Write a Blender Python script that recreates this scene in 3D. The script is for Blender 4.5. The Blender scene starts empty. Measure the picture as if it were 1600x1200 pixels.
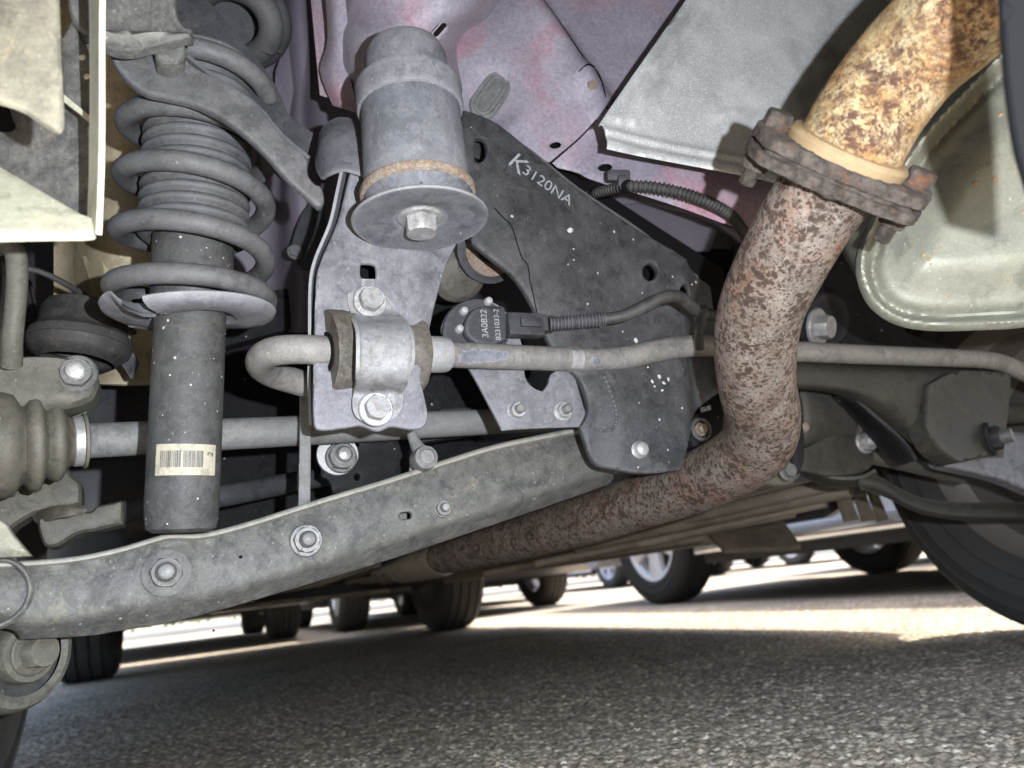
import bpy, bmesh, math, random
import numpy as np
from mathutils import Vector, Matrix
from mathutils.geometry import delaunay_2d_cdt
random.seed(7); RNG = np.random.default_rng(7)
scene = bpy.context.scene
COL = scene.collection
R = math.radians

# ------------------------------------------------------------------ camera
FPX, HC = 1200.0, 0.19                      # focal length in photo pixels, lens height above the ground
n_ = np.array([-.118, 1, .26]); n_ /= np.linalg.norm(n_)
y_ = np.array([0, 0, 1.]) - n_ * n_[2]; y_ /= np.linalg.norm(y_)
x_ = np.cross(n_, y_)
MC = np.array([x_, y_, n_])                 # (right, up, forward) of the lens -> world
CC = np.array([0, 0, HC])
DR, DU, DF = MC[:, 0], MC[:, 1], MC[:, 2]
cam = bpy.data.cameras.new('camera'); camo = bpy.data.objects.new('camera', cam); COL.objects.link(camo)
camo.matrix_world = Matrix(((DR[0], DU[0], -DF[0], 0), (DR[1], DU[1], -DF[1], 0), (DR[2], DU[2], -DF[2], HC), (0, 0, 0, 1)))
cam.sensor_width = 36; cam.lens = 36 * FPX / 1600
cam.clip_start = .02; cam.clip_end = 600
cam.dof.use_dof = True; cam.dof.focus_distance = .64; cam.dof.aperture_fstop = 7.0
scene.camera = camo

# car axes on the ground: AX to the car's right, FW to its front
TH = R(24)
AX = np.array([math.cos(TH), math.sin(TH), 0]); FW = np.array([-math.sin(TH), math.cos(TH), 0]); UP = np.array([0, 0, 1.])

# ------------------------------------------------------------------ light
world = bpy.data.worlds.new('World'); scene.world = world; world.use_nodes = True
wn = world.node_tree.nodes; wl = world.node_tree.links
sky = wn.new('ShaderNodeTexSky'); sky.sky_type = 'NISHITA'; sky.sun_disc = False; sky.dust_density = 4.0; sky.ozone_density = .6
SUN_EL = R(68)
sd = AX * math.cos(SUN_EL) + UP * math.sin(SUN_EL)              # towards the sun: from the car's right side
sky.sun_elevation = SUN_EL; sky.sun_rotation = math.atan2(sd[0], sd[1])
wl.new(sky.outputs[0], wn['Background'].inputs[0]); wn['Background'].inputs[1].default_value = 0.15
sun = bpy.data.lights.new('sun', 'SUN'); sun.energy = 2.0; sun.angle = R(.53); sun.color = (1, .95, .86)
suno = bpy.data.objects.new('sun', sun); COL.objects.link(suno)
suno.rotation_euler = Vector(-sd).to_track_quat('-Z', 'Y').to_euler()
# the phone's own torch, a few centimetres beside the lens: its hard shadows fall to the left in the photograph
torch = bpy.data.lights.new('phone_torch', 'SPOT'); torch.energy = 9.6; torch.shadow_soft_size = .004
torch.spot_size = R(150); torch.spot_blend = .8; torch.color = (.88, .92, 1.0)
torcho = bpy.data.objects.new('phone_torch', torch); COL.objects.link(torcho)
torcho.location = Vector(CC + DR * .064 + DU * .026)
torcho.rotation_euler = Vector(DF).to_track_quat('-Z', 'Y').to_euler()
scene.view_settings.view_transform = 'Standard'; scene.view_settings.look = 'None'
scene.view_settings.exposure = 2.5; scene.view_settings.gamma = 1
scene.cycles.use_denoising = True
scene.cycles.max_bounces = 6; scene.cycles.sample_clamp_indirect = 8

# ------------------------------------------------------------------ geometry helpers
def W(u, v, d): return CC + MC @ (np.array([(u - 800) / FPX, -(v - 600) / FPX, 1.]) * d)
def ray(u, v): return MC @ np.array([(u - 800) / FPX, -(v - 600) / FPX, 1.])
def Gd(u, v):
    r = ray(u, v); return CC + r * (-HC / r[2])
def car(a, f, z=0.): return AX * a + FW * f + UP * z
def pix(P):
    c = (np.asarray(P) - CC) @ MC
    return 800 + c[..., 0] / c[..., 2] * FPX, 600 - c[..., 1] / c[..., 2] * FPX, c[..., 2]
def nrm(v):
    v = np.asarray(v, float); return v / np.linalg.norm(v)
class Plane:
    def __init__(s, p, n):
        s.p = np.asarray(p, float); s.n = nrm(n)
        if s.n @ (CC - s.p) < 0: s.n = -s.n
        s.e1 = nrm(DR - s.n * (DR @ s.n)); s.e2 = np.cross(s.n, s.e1)
    def hit(s, u, v):
        r = ray(u, v); return CC + r * (((s.p - CC) @ s.n) / (r @ s.n))
    def to2(s, P): q = np.asarray(P) - s.p; return np.stack([q @ s.e1, q @ s.e2], -1)
    def to3(s, q): q = np.asarray(q); return s.p + q[..., :1] * s.e1 + q[..., 1:2] * s.e2
def PF(u, v, d, tilt=(0, 0)):                 # a plane facing the car's rear, with an optional lean (right, up)
    return Plane(W(u, v, d), -FW + AX * tilt[0] + UP * tilt[1])
def P3(a, b, c):
    a, b, c = W(*a), W(*b), W(*c); return Plane(a, np.cross(b - a, c - a))

def catmull(P, n=6, closed=False):
    P = [np.asarray(p, float) for p in P]; m = len(P); out = []
    rng = range(m) if closed else range(m - 1)
    for i in rng:
        if closed: a, b, c, d = P[(i - 1) % m], P[i], P[(i + 1) % m], P[(i + 2) % m]
        else: a, b, c, d = P[max(i - 1, 0)], P[i], P[i + 1], P[min(i + 2, m - 1)]
        for k in range(n):
            t = k / n
            out.append(.5 * ((2 * b) + (c - a) * t + (2 * a - 5 * b + 4 * c - d) * t * t + (3 * b - a - 3 * c + d) * t ** 3))
    if not closed: out.append(P[-1])
    return np.array(out)
def outline(pts, n=5):
    """closed outline in photo pixels; a point with a third entry is a sharp corner"""
    m = len(pts); sharp = [len(p) > 2 for p in pts]
    if not any(sharp): return catmull([p[:2] for p in pts], n, True)
    s = sharp.index(True); pts = pts[s:] + pts[:s]; sharp = sharp[s:] + sharp[:s]
    out = []; run = [pts[0][:2]]
    for p, sh in zip(pts[1:] + pts[:1], sharp[1:] + sharp[:1]):
        run.append(p[:2])
        if sh:
            c = catmull(run, n if len(run) > 2 else 1); out.extend(c[:-1]); run = [p[:2]]
    return np.array(out)
def inpoly(q, poly):
    x, y = q[:, 0], q[:, 1]; ins = np.zeros(len(q), bool)
    for (x1, y1), (x2, y2) in zip(poly, np.roll(poly, -1, 0)):
        c = ((y1 > y) != (y2 > y))
        with np.errstate(divide='ignore', invalid='ignore'):
            ins ^= c & (x < (x2 - x1) * (y - y1) / (y2 - y1 + 1e-15) + x1)
    return ins
def edgedist(q, polys):
    d = np.full(len(q), 1e9)
    for poly in polys:
        for a, b in zip(poly, np.roll(poly, -1, 0)):
            ab = b - a; t = np.clip(((q - a) @ ab) / (ab @ ab + 1e-15), 0, 1)
            d = np.minimum(d, np.linalg.norm(q - a - t[:, None] * ab, axis=1))
    return d

MATS = {}
class Thing:
    def __init__(s, name, label, cat, loc, group=None, kind=None):
        s.o = bpy.data.objects.new(name, None); COL.objects.link(s.o); s.loc = np.asarray(loc, float)
        s.o.location = Vector(s.loc); s.o.empty_display_size = .02
        s.o['label'] = label; s.o['category'] = cat
        if group: s.o['group'] = group
        if kind: s.o['kind'] = kind
def link_mesh(name, V, Fc, mat, parent=None, smooth=35, label=None, cat=None, kind=None, group=None):
    V = np.asarray(V, float)
    th = parent
    base = th.loc if isinstance(th, Thing) else (parent['_loc'] if parent is not None else None)
    if base is None: base = np.array([V[:, 0].mean(), V[:, 1].mean(), V[:, 2].min()])
    base = np.array(base, float)
    me = bpy.data.meshes.new(name); me.from_pydata((V - base).tolist(), [], [tuple(int(i) for i in f) for f in Fc])
    me.materials.append(MATS[mat] if isinstance(mat, str) else mat)
    me.validate(); me.shade_smooth()
    if smooth is not None and smooth < 180: me.set_sharp_from_angle(angle=R(smooth))
    o = bpy.data.objects.new(name, me); COL.objects.link(o)
    if parent is None: o.location = Vector(base)
    else:
        o.parent = parent.o if isinstance(parent, Thing) else parent
    o['_loc'] = list(base)
    if label: o['label'] = label
    if cat: o['category'] = cat
    if kind: o['kind'] = kind
    if group: o['group'] = group
    return o

def sheet_geo(out, pl, th=.004, holes=(), sp=.008, er=.0015, prof=None, disp=None, n=5):
    o2 = pl.to2([pl.hit(*p) for p in outline(out, n)])
    h2 = [pl.to2([pl.hit(*p) for p in outline(h, n)]) for h in holes]
    polys = [o2] + h2
    lo, hi = o2.min(0), o2.max(0)
    xs = np.arange(lo[0], hi[0], sp); ys = np.arange(lo[1], hi[1], sp * .87)
    g = np.array([(x + (.5 * sp if j % 2 else 0), y) for j, y in enumerate(ys) for x in xs])
    ins = inpoly(g, o2)
    for h in h2: ins &= ~inpoly(g, h)
    g = g[ins]
    allp = [o2] + h2; ring = []
    if len(g):
        d = edgedist(g, polys); g = g[d > max(sp * .45, er * 1.2)]
    # a ring just inside the edge so that the rounding is crisp
    if er > 0:
        for poly in polys:
            t = np.roll(poly, -1, 0) - np.roll(poly, 1, 0); t /= (np.linalg.norm(t, axis=1)[:, None] + 1e-12)
            nn = np.stack([-t[:, 1], t[:, 0]], -1)
            for k in (.35, 1.0):
                for sgn in (1, -1):
                    q = poly + nn * sgn * er * k
                    m = inpoly(q, o2)
                    for h in h2: m &= ~inpoly(q, h)
                    q = q[m]
                    if len(q):
                        dd = edgedist(q, polys); ring.append(q[dd > er * k * .9])
    V = [o2] + h2 + ring + ([g] if len(g) else [])
    pts = np.concatenate(V); E = []; k = 0
    for poly in polys:
        m = len(poly); E += [(k + i, k + (i + 1) % m) for i in range(m)]; k += m
    r = delaunay_2d_cdt([Vector(p) for p in pts], E, [], 0, 1e-7)
    q = np.array([tuple(v) for v in r[0]]); T = np.array([f for f in r[2] if len(f) == 3])
    c = q[T].mean(1); keep = inpoly(c, o2)
    for h in h2: keep &= ~inpoly(c, h)
    T = T[keep]
    dist = edgedist(q, polys)
    P = pl.to3(q)
    hgt = np.zeros(len(q))
    if er > 0:
        x = np.clip(er - dist, 0, er); hgt -= er - np.sqrt(np.maximum(er * er - x * x, 0))
    if prof is not None: hgt += prof(dist)
    if disp is not None:
        u, v, _ = pix(P); hgt += disp(u, v)
    Pf = P + hgt[:, None] * pl.n
    hb = hgt if er == 0 else hgt + np.where(dist < er, er - np.sqrt(np.maximum(er * er - np.clip(er - dist, 0, er) ** 2, 0)), 0)
    Pb = P + (hb - th)[:, None] * pl.n
    a = q[T]; ar = (a[:, 1, 0] - a[:, 0, 0]) * (a[:, 2, 1] - a[:, 0, 1]) - (a[:, 2, 0] - a[:, 0, 0]) * (a[:, 1, 1] - a[:, 0, 1])
    T = np.where((ar > 0)[:, None], T, T[:, ::-1])
    N = len(q); cnt = {}
    for t in T:
        for i, j in ((t[0], t[1]), (t[1], t[2]), (t[2], t[0])): cnt[(i, j)] = 1
    side = [(i, N + i, N + j, j)[::-1] for (i, j) in cnt if (j, i) not in cnt]
    faces = [tuple(t) for t in T] + [tuple(N + i for i in t[::-1]) for t in T] + side
    return np.concatenate([Pf, Pb]), faces
def sheet(name, out, pl, mat, parent=None, smooth=40, label=None, cat=None, group=None, **k):
    V, F = sheet_geo(out, pl, **k)
    return link_mesh(name, V, F, mat, parent, smooth, label, cat, None, group)

def frames(P):
    T = np.gradient(P, axis=0); T /= np.linalg.norm(T, axis=1)[:, None]
    a = np.array([0, 0, 1.]) if abs(T[0][2]) < .9 else np.array([1., 0, 0])
    N = nrm(a - T[0] * (a @ T[0])); out = []
    for t in T:
        N = nrm(N - t * (N @ t)); out.append((t, N, np.cross(t, N)))
    return out
def tube_geo(P, rad, seg=20, cap=True, ridge=None):
    P = np.asarray(P); fr = frames(P); V = []; F = []
    rad = np.full(len(P), rad) if np.isscalar(rad) else np.asarray(rad)
    for p, (t, N, B), r in zip(P, fr, rad):
        for k in range(seg):
            a = 2 * math.pi * k / seg; V.append(p + r * (math.cos(a) * N + math.sin(a) * B))
    for i in range(len(P) - 1):
        for k in range(seg):
            F.append((i * seg + k, i * seg + (k + 1) % seg, (i + 1) * seg + (k + 1) % seg, (i + 1) * seg + k))
    if cap:
        F.append(tuple(range(seg))[::-1]); F.append(tuple((len(P) - 1) * seg + k for k in range(seg)))
    return np.array(V), F
def tube(name, pts, mat, parent=None, n=8, seg=20, smooth=50, label=None, cat=None, ridge=None, group=None):
    """pts: (u, v, d, r): a round bar through photo points at a distance, with its real radius"""
    P = catmull([np.append(W(*p[:3]), p[3]) for p in pts], n)
    rad = P[:, 3]
    if ridge:
        s = np.concatenate([[0], np.cumsum(np.linalg.norm(np.diff(P[:, :3], axis=0), axis=1))])
        m = int(s[-1] / ridge[0] * 4); ss = np.linspace(0, s[-1], m)
        P = np.stack([np.interp(ss, s, P[:, i]) for i in range(4)], -1)
        rad = P[:, 3] + ridge[1] * np.sign(np.sin(2 * math.pi * ss / ridge[0] + .3))
    V, F = tube_geo(P[:, :3], rad, seg)
    return link_mesh(name, V, F, mat, parent, smooth, label, cat, None, group)
def lathe_geo(prof, o, ax, seg=48, e1=None, a0=0, a1=2 * math.pi, wob=0):
    ax = nrm(ax); e1 = nrm(np.cross(ax, [.31, .2, .93])) if e1 is None else nrm(e1 - ax * (np.asarray(e1) @ ax)); e2 = np.cross(ax, e1)
    full = abs(a1 - a0 - 2 * math.pi) < 1e-6; m = seg if full else seg + 1
    V = []; F = []
    for k in range(m):
        a = a0 + (a1 - a0) * k / seg; d = math.cos(a) * e1 + math.sin(a) * e2
        for r, z in prof: V.append(o + ax * z + d * r)
    L = len(prof)
    for k in range(seg):
        b = ((k + 1) % m)
        for i in range(L - 1):
            F.append((k * L + i, b * L + i, b * L + i + 1, k * L + i + 1))
    return np.array(V), F
def lathe(name, prof, o, ax, mat, parent=None, seg=48, smooth=35, label=None, cat=None, **k):
    V, F = lathe_geo(prof, np.asarray(o, float), ax, seg, **k)
    F = [f for f in F]
    return link_mesh(name, V, F, mat, parent, smooth, label, cat)
def hex_geo(o, ax, r, h, rot=0., ch=.14):
    ax = nrm(ax); e1 = nrm(np.cross(ax, [.31, .2, .93])); e2 = np.cross(ax, e1)
    V = []; F = []; seg = 24
    rows = [(0, 1, 0), (h * .8, 1, 0), (h, .86, 1), (h * 1.0, .78, 1)]
    for z, s, rnd in rows:
        for k in range(seg):
            a = 2 * math.pi * k / seg; hexr = r * math.cos(math.pi / 6) / math.cos((a % (math.pi / 3)) - math.pi / 6)
            rr = (min(hexr, r * .97) if not rnd else min(hexr, r * s)) * (1 if not rnd else 1)
            V.append(o + ax * z + rr * (math.cos(a + rot) * e1 + math.sin(a + rot) * e2))
    for i in range(3):
        for k in range(seg): F.append((i * seg + k, i * seg + (k + 1) % seg, (i + 1) * seg + (k + 1) % seg, (i + 1) * seg + k))
    F.append(tuple(3 * seg + k for k in range(seg)))
    return np.array(V), F
def nut(o, ax, r, h, mat, parent, wr=None, wh=.0015, sr=None, sl=0, rot=.2, name='nut', wmat=None, smat=None, dome=False):
    """hexagon nut or bolt head with its flange washer and stud end as sub-parts"""
    ax = nrm(ax); o = np.asarray(o, float); z0 = wh if wr else 0
    V, F = hex_geo(o + ax * (z0 - .0005), ax, r, h, rot)
    b = link_mesh(name, V, F, mat, parent, 30)
    if wr: lathe('washer', [(r * .5, z0), (wr * .93, z0), (wr, z0 * .6), (wr, -.001)], o, ax, wmat or mat, b, 32)
    if sr:
        z = z0 + h; pf = [(sr, z - .002)]
        k = z
        while k < z + sl - .0012:
            pf += [(sr, k), (sr * .9, k + .0004), (sr, k + .0008)]; k += .0012
        pf += [(sr * .95, z + sl), (sr * .75, z + sl + (.0035 if dome else .0008)), (sr * .35, z + sl + (.005 if dome else .001)), (0, z + sl + (.0055 if dome else .001))]
        lathe('stud', pf, o, ax, smat or mat, b, 20)
    return b
def grid_geo(rows, th=.003, n=4, m=4, closed=False):
    """surface through a net of world points, given a sheet thickness"""
    A = np.array([catmull(r, n) for r in rows]); A = np.array([catmull(A[:, j], m) for j in range(A.shape[1])]).transpose(1, 0, 2)
    a, b, _ = A.shape
    du = np.gradient(A, axis=0); dv = np.gradient(A, axis=1); N = np.cross(du, dv); N /= np.linalg.norm(N, axis=2)[..., None] + 1e-12
    c = A[a // 2, b // 2]
    if N[a // 2, b // 2] @ (CC - c) < 0: N = -N
    V = np.concatenate([A.reshape(-1, 3), (A - N * th).reshape(-1, 3)]); M = a * b; F = []
    for i in range(a - 1):
        for j in range(b - 1):
            q = (i * b + j, i * b + j + 1, (i + 1) * b + j + 1, (i + 1) * b + j); F.append(q); F.append(tuple(M + k for k in q[::-1]))
    per = [(0, j) for j in range(b)] + [(i, b - 1) for i in range(1, a)] + [(a - 1, j) for j in range(b - 2, -1, -1)] + [(i, 0) for i in range(a - 2, 0, -1)]
    ids = [i * b + j for i, j in per]
    for i, j in zip(ids, ids[1:] + ids[:1]): F.append((i, M + i, M + j, j))
    return V, F
def grid(name, rows, mat, parent=None, th=.003, n=4, m=4, smooth=40, label=None, cat=None):
    V, F = grid_geo(rows, th, n, m); o = link_mesh(name, V, F, mat, parent, smooth, label, cat)
    bm = bmesh.new(); bm.from_mesh(o.data); bmesh.ops.recalc_face_normals(bm, faces=bm.faces); bm.to_mesh(o.data); bm.free()
    return o
def gridp(name, rows, mat, parent=None, **k): return grid(name, [[W(*p) for p in r] for r in rows], mat, parent, **k)
def box_geo(c, ex, ey, ez, sx, sy, sz, bev=.004):
    bm = bmesh.new(); bmesh.ops.create_cube(bm, size=1)
    for v in bm.verts: v.co = Vector((v.co.x * sx, v.co.y * sy, v.co.z * sz))
    if bev: bmesh.ops.bevel(bm, geom=list(bm.edges), offset=bev, segments=2, affect='EDGES', profile=.5)
    ex, ey, ez = nrm(ex), nrm(ey), nrm(ez)
    V = np.array([c + v.co.x * ex + v.co.y * ey + v.co.z * ez for v in bm.verts]); F = [[v.index for v in f.verts] for f in bm.faces]
    bm.free(); return V, F
def boxo(name, c, ex, ey, ez, s, mat, parent=None, bev=.004, **k):
    V, F = box_geo(np.asarray(c), ex, ey, ez, *s, bev); return link_mesh(name, V, F, mat, parent, 35, **k)
def lettering(name, body, pl, uv, uv2, size, mat, parent, off=.0012):
    cu = bpy.data.curves.new(name, 'FONT'); cu.body = body; cu.size = size; cu.extrude = .00012; cu.align_y = 'CENTER'; cu.align_x = 'LEFT'
    t = bpy.data.objects.new('t', cu); COL.objects.link(t); dg = bpy.context.evaluated_depsgraph_get()
    me = bpy.data.meshes.new_from_object(t.evaluated_get(dg)); bpy.data.objects.remove(t)
    a, b = pl.hit(*uv), pl.hit(*uv2); ex = nrm(b - a); ey = np.cross(pl.n, ex)
    V = np.array([a + ex * v.co.x + ey * v.co.y + pl.n * (off + v.co.z) for v in me.vertices]); F = [tuple(p.vertices) for p in me.polygons]
    return link_mesh(name, V, F, mat, parent, 30)

# ------------------------------------------------------------------ materials
def rgb(*c): return (*c, 1)
class NT:
    def __init__(s, name):
        s.m = bpy.data.materials.new(name); s.m.use_nodes = True; s.t = s.m.node_tree; s.b = s.t.nodes['Principled BSDF']
        s.tc = s.t.nodes.new('ShaderNodeTexCoord'); MATS[name] = s.m
    def node(s, ty, **k):
        n = s.t.nodes.new(ty)
        for a, b in k.items(): setattr(n, a, b)
        return n
    def link(s, a, b): s.t.links.new(a, b)
    def noise(s, scale, detail=6, rough=.6, vec=None, dist=0):
        n = s.node('ShaderNodeTexNoise'); n.inputs['Scale'].default_value = scale; n.inputs['Detail'].default_value = detail
        n.inputs['Roughness'].default_value = rough; n.inputs['Distortion'].default_value = dist
        s.link(vec or s.tc.outputs['Object'], n.inputs['Vector']); return n.outputs['Fac']
    def voro(s, scale, feature='F1', vec=None, rnd=1):
        n = s.node('ShaderNodeTexVoronoi', feature=feature); n.inputs['Scale'].default_value = scale; n.inputs['Randomness'].default_value = rnd
        s.link(vec or s.tc.outputs['Object'], n.inputs['Vector']); return n
    def ramp(s, fac, stops):
        r = s.node('ShaderNodeValToRGB'); e = r.color_ramp.elements
        while len(e) < len(stops): e.new(.5)
        for q, (p, c) in zip(e, stops): q.position = p; q.color = c if not np.isscalar(c) else (c, c, c, 1)
        s.link(fac, r.inputs[0]); return r.outputs[0]
    def mix(s, fac, a, b, blend='MIX'):
        m = s.node('ShaderNodeMix', data_type='RGBA', blend_type=blend)
        for i, x in ((0, fac), (6, a), (7, b)):
            if hasattr(x, 'is_output'): s.link(x, m.inputs[i])
            else: m.inputs[i].default_value = x
        return m.outputs[2]
    def math(s, op, a, b=0.):
        m = s.node('ShaderNodeMath', operation=op)
        for i, x in ((0, a), (1, b)):
            if hasattr(x, 'is_output'): s.link(x, m.inputs[i])
            else: m.inputs[i].default_value = x
        return m.outputs[0]
    def bump(s, h, strength=.3, dist=.001):
        b = s.node('ShaderNodeBump'); b.inputs['Strength'].default_value = strength; b.inputs['Distance'].default_value = dist
        s.link(h, b.inputs['Height']); s.link(b.outputs[0], s.b.inputs['Normal'])
    def color(s, c):
        if hasattr(c, 'is_output'): s.link(c, s.b.inputs['Base Color'])
        else: s.b.inputs['Base Color'].default_value = c
    def rough(s, r, met=0., spec=.5):
        if hasattr(r, 'is_output'): s.link(r, s.b.inputs['Roughness'])
        else: s.b.inputs['Roughness'].default_value = r
        s.b.inputs['Metallic'].default_value = met; s.b.inputs['Specular IOR Level'].default_value = spec
def dusty(name, c1, c2, dust, amt=.5, big=18, fine=420, rough=.62, met=0., spec=.35, speck=0., speck_s=160, bump=.35, stain=None, wear=.35, grain=.42, grime=1.):
    """painted or plated metal under road dust: patchy base, fine dust grain, worn light edges, splashes"""
    t = NT(name)
    big_n = t.ramp(t.noise(big, 8, .62, dist=.6), [(.32, 0), (.68, 1)])
    col = t.mix(big_n, rgb(*c1), rgb(*c2))
    f = t.noise(fine, 4, .7); m = t.noise(big * 3.1, 6, .7)
    d = t.ramp(t.math('ADD', t.math('MULTIPLY', f, .55), t.math('MULTIPLY', m, .6)), [(.42, 0), (.78, 1)])
    col = t.mix(t.math('MULTIPLY', d, amt), col, rgb(*dust))
    if stain:
        sn = t.ramp(t.noise(big * .8, 5, .55, dist=1.2), [(.55, 0), (.72, 1)]); col = t.mix(t.math('MULTIPLY', sn, stain[1]), col, rgb(*stain[0]))
    g1 = t.noise(560, 3, .75); g2 = t.noise(1500, 2, .8); gm = t.noise(big * 6.3, 5, .72)
    k = t.math('ADD', t.math('ADD', t.math('MULTIPLY', g1, .5), t.math('MULTIPLY', g2, .4)), t.math('MULTIPLY', gm, .5))
    col = t.mix(1.0, col, t.ramp(k, [(.50, 1 - .75 * grain), (.70, 1.0), (.92, 1 + 1.0 * grain)]), 'MULTIPLY')
    mp = t.node('ShaderNodeMapping'); mp.inputs['Scale'].default_value = (70, 70, 9); t.link(t.tc.outputs['Object'], mp.inputs['Vector'])
    st = t.ramp(t.noise(1., 5, .7, vec=mp.outputs[0]), [(.52, 0), (.72, 1)]); col = t.mix(t.math('MULTIPLY', st, .22 * grain * 2), col, rgb(*[x * .5 for x in c1]))
    gr = t.ramp(t.noise(big * 2.3, 9, .72, dist=.5), [(.53, 0), (.585, 1)]); col = t.mix(t.math('MULTIPLY', gr, .42 * grime), col, rgb(*[x * .42 for x in c1]))
    md = t.math('MULTIPLY', t.ramp(t.noise(big * 1.3, 9, .74, dist=.9), [(.57, 0), (.63, 1)]), t.ramp(t.noise(330, 4, .7), [(.38, .2), (.6, 1)])); col = t.mix(t.math('MULTIPLY', md, .55 * grime), col, rgb(dust[0] * 1.15, dust[1] * 1.08, dust[2] * .95))
    mq = t.node('ShaderNodeMapping'); mq.inputs['Scale'].default_value = (420, 95, 240); mq.inputs['Rotation'].default_value = (.5, .8, .3); t.link(t.tc.outputs['Object'], mq.inputs['Vector'])
    cp = t.ramp(t.noise(1., 3, .6, vec=mq.outputs[0]), [(.68, 0), (.72, 1)]); col = t.mix(t.math('MULTIPLY', cp, .6 * grime), col, rgb(*[min(1, x * 1.7 + .02) for x in dust]))
    if wear:
        g = t.node('ShaderNodeNewGeometry'); p = t.ramp(g.outputs['Pointiness'], [(.515, 0), (.6, 1)])
        col = t.mix(t.math('MULTIPLY', p, wear), col, rgb(*[min(1, x * 1.5 + .04) for x in dust]))
    if speck:
        v = t.voro(speck_s); dot = t.math('LESS_THAN', v.outputs['Distance'], t.math('MULTIPLY', t.math('SUBTRACT', t.noise(90, 2), .5), speck * 7))
        col = t.mix(dot, col, rgb(.30, .30, .29))
    t.color(col); t.rough(t.math('ADD', rough - .1, t.math('MULTIPLY', d, .3)), met, spec)
    t.bump(t.math('ADD', t.math('ADD', t.math('MULTIPLY', f, .6), m), t.math('ADD', t.math('MULTIPLY', g1, .7), t.math('MULTIPLY', md, 1.2))), bump, .0008)
    return t
# dull part colours, with cool centre and warm edge light tints mixed in
dusty('subframe_black', (0.0167, 0.0171, 0.0185), (0.0368, 0.0368, 0.0395), (0.0736, 0.0736, 0.0753), .6, speck=.11, speck_s=110, stain=((.02, .02, .02), .6))
dusty('arm_grey', (0.0405, 0.0422, 0.0449), (0.0686, 0.0678, 0.0616), (0.1452, 0.1408, 0.1188), .6, speck=.05, grain=.5, speck_s=220, stain=((.035, .038, .043), .55), bump=.4)
dusty('lip_pale', (0.1275, 0.1275, 0.1125), (0.1725, 0.1650, 0.1425), (0.2250, 0.2175, 0.1875), .6)  # paler than the arm wall, for the strip along its top edge
dusty('bracket_grey', (0.0842, 0.0842, 0.0954), (0.1122, 0.1122, 0.1234), (0.1683, 0.1683, 0.1739), .55, speck=.06)
dusty('strap_grey', (0.1264, 0.1264, 0.1314), (0.1668, 0.1668, 0.1693), (0.2123, 0.2123, 0.2073), .6)
dusty('can_grey', (0.0668, 0.0726, 0.0842), (0.0929, 0.0958, 0.1074), (0.1568, 0.1568, 0.1568), .5, big=14)
dusty('spring_grey', (0.0422, 0.0422, 0.0446), (0.0595, 0.0595, 0.0605), (0.0992, 0.0992, 0.0992), .5, speck=.05)
dusty('boot_rubber', (0.0335, 0.0335, 0.0357), (0.0446, 0.0446, 0.0469), (0.0848, 0.0848, 0.0848), .5)
dusty('shock_black', (0.0238, 0.0243, 0.0243), (0.0343, 0.0343, 0.0327), (0.0686, 0.0686, 0.0634), .5, speck=.17, speck_s=170, wear=0)
dusty('bar_grey', (0.1017, 0.0987, 0.0928), (0.1316, 0.1257, 0.1197), (0.1975, 0.1855, 0.1676), .6)
dusty('dark_olive', (0.0162, 0.0162, 0.0130), (0.0248, 0.0243, 0.0194), (0.0459, 0.0432, 0.0335), .5, speck=.05)
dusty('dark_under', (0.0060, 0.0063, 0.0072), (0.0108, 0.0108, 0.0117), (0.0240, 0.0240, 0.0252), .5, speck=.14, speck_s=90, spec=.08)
dusty('dark_arm', (0.0225, 0.0234, 0.0261), (0.0315, 0.0315, 0.0347), (0.0540, 0.0540, 0.0562), .5, spec=.18)
dusty('cream_warm_tint', (0.2635, 0.2635, 0.1997), (0.3315, 0.3272, 0.2422), (0.4080, 0.3952, 0.2890), .5, stain=((.27, .20, .15), .5), grain=.2)  # cream with the warm edge light mixed into its colour
dusty('taupe_warm_tint', (.10, .094, .078), (.145, .135, .105), (.24, .225, .15), .5)  # taupe holding the same warm light tint
dusty('olive_cast', (0.0497, 0.0497, 0.0410), (0.0691, 0.0670, 0.0540), (0.1037, 0.0994, 0.0778), .6, stain=((.14, .10, .06), .5))
dusty('boot_tan', (0.0523, 0.0484, 0.0387), (0.0658, 0.0600, 0.0465), (0.0929, 0.0852, 0.0620), .6)
dusty('liner_tan', (0.2210, 0.1827, 0.1148), (0.2720, 0.2295, 0.1487), (0.3230, 0.2890, 0.2040), .5, big=10, speck=.08)
dusty('shaft_grey', (0.0896, 0.0896, 0.0896), (0.1159, 0.1159, 0.1133), (0.1581, 0.1581, 0.1528), .5)
dusty('zinc', (0.2550, 0.2587, 0.2625), (0.3300, 0.3300, 0.3375), (0.3000, 0.2925, 0.2700), .5, rough=.45, met=.55, spec=.5)
dusty('dull_nut', (0.0806, 0.0806, 0.0781), (0.1159, 0.1159, 0.1109), (0.1512, 0.1512, 0.1411), .5, rough=.5, met=.4)
dusty('rubber', (0.0144, 0.0144, 0.0144), (0.0240, 0.0230, 0.0216), (0.0528, 0.0504, 0.0456), .6, wear=.2)
dusty('rubber_brown', (0.0420, 0.0364, 0.0294), (0.0630, 0.0560, 0.0462), (0.1190, 0.1085, 0.0910), .7, bump=.9)
dusty('plastic_black', (0.0223, 0.0228, 0.0258), (0.0298, 0.0298, 0.0338), (0.0595, 0.0595, 0.0645), .45)
dusty('muffler_skin', (0.1358, 0.1387, 0.1092), (0.1653, 0.1653, 0.1269), (0.2007, 0.1978, 0.1535), .5, grain=.25, big=8, rough=.5, met=.25, stain=((.33, .30, .19), .25), bump=.12)
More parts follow.
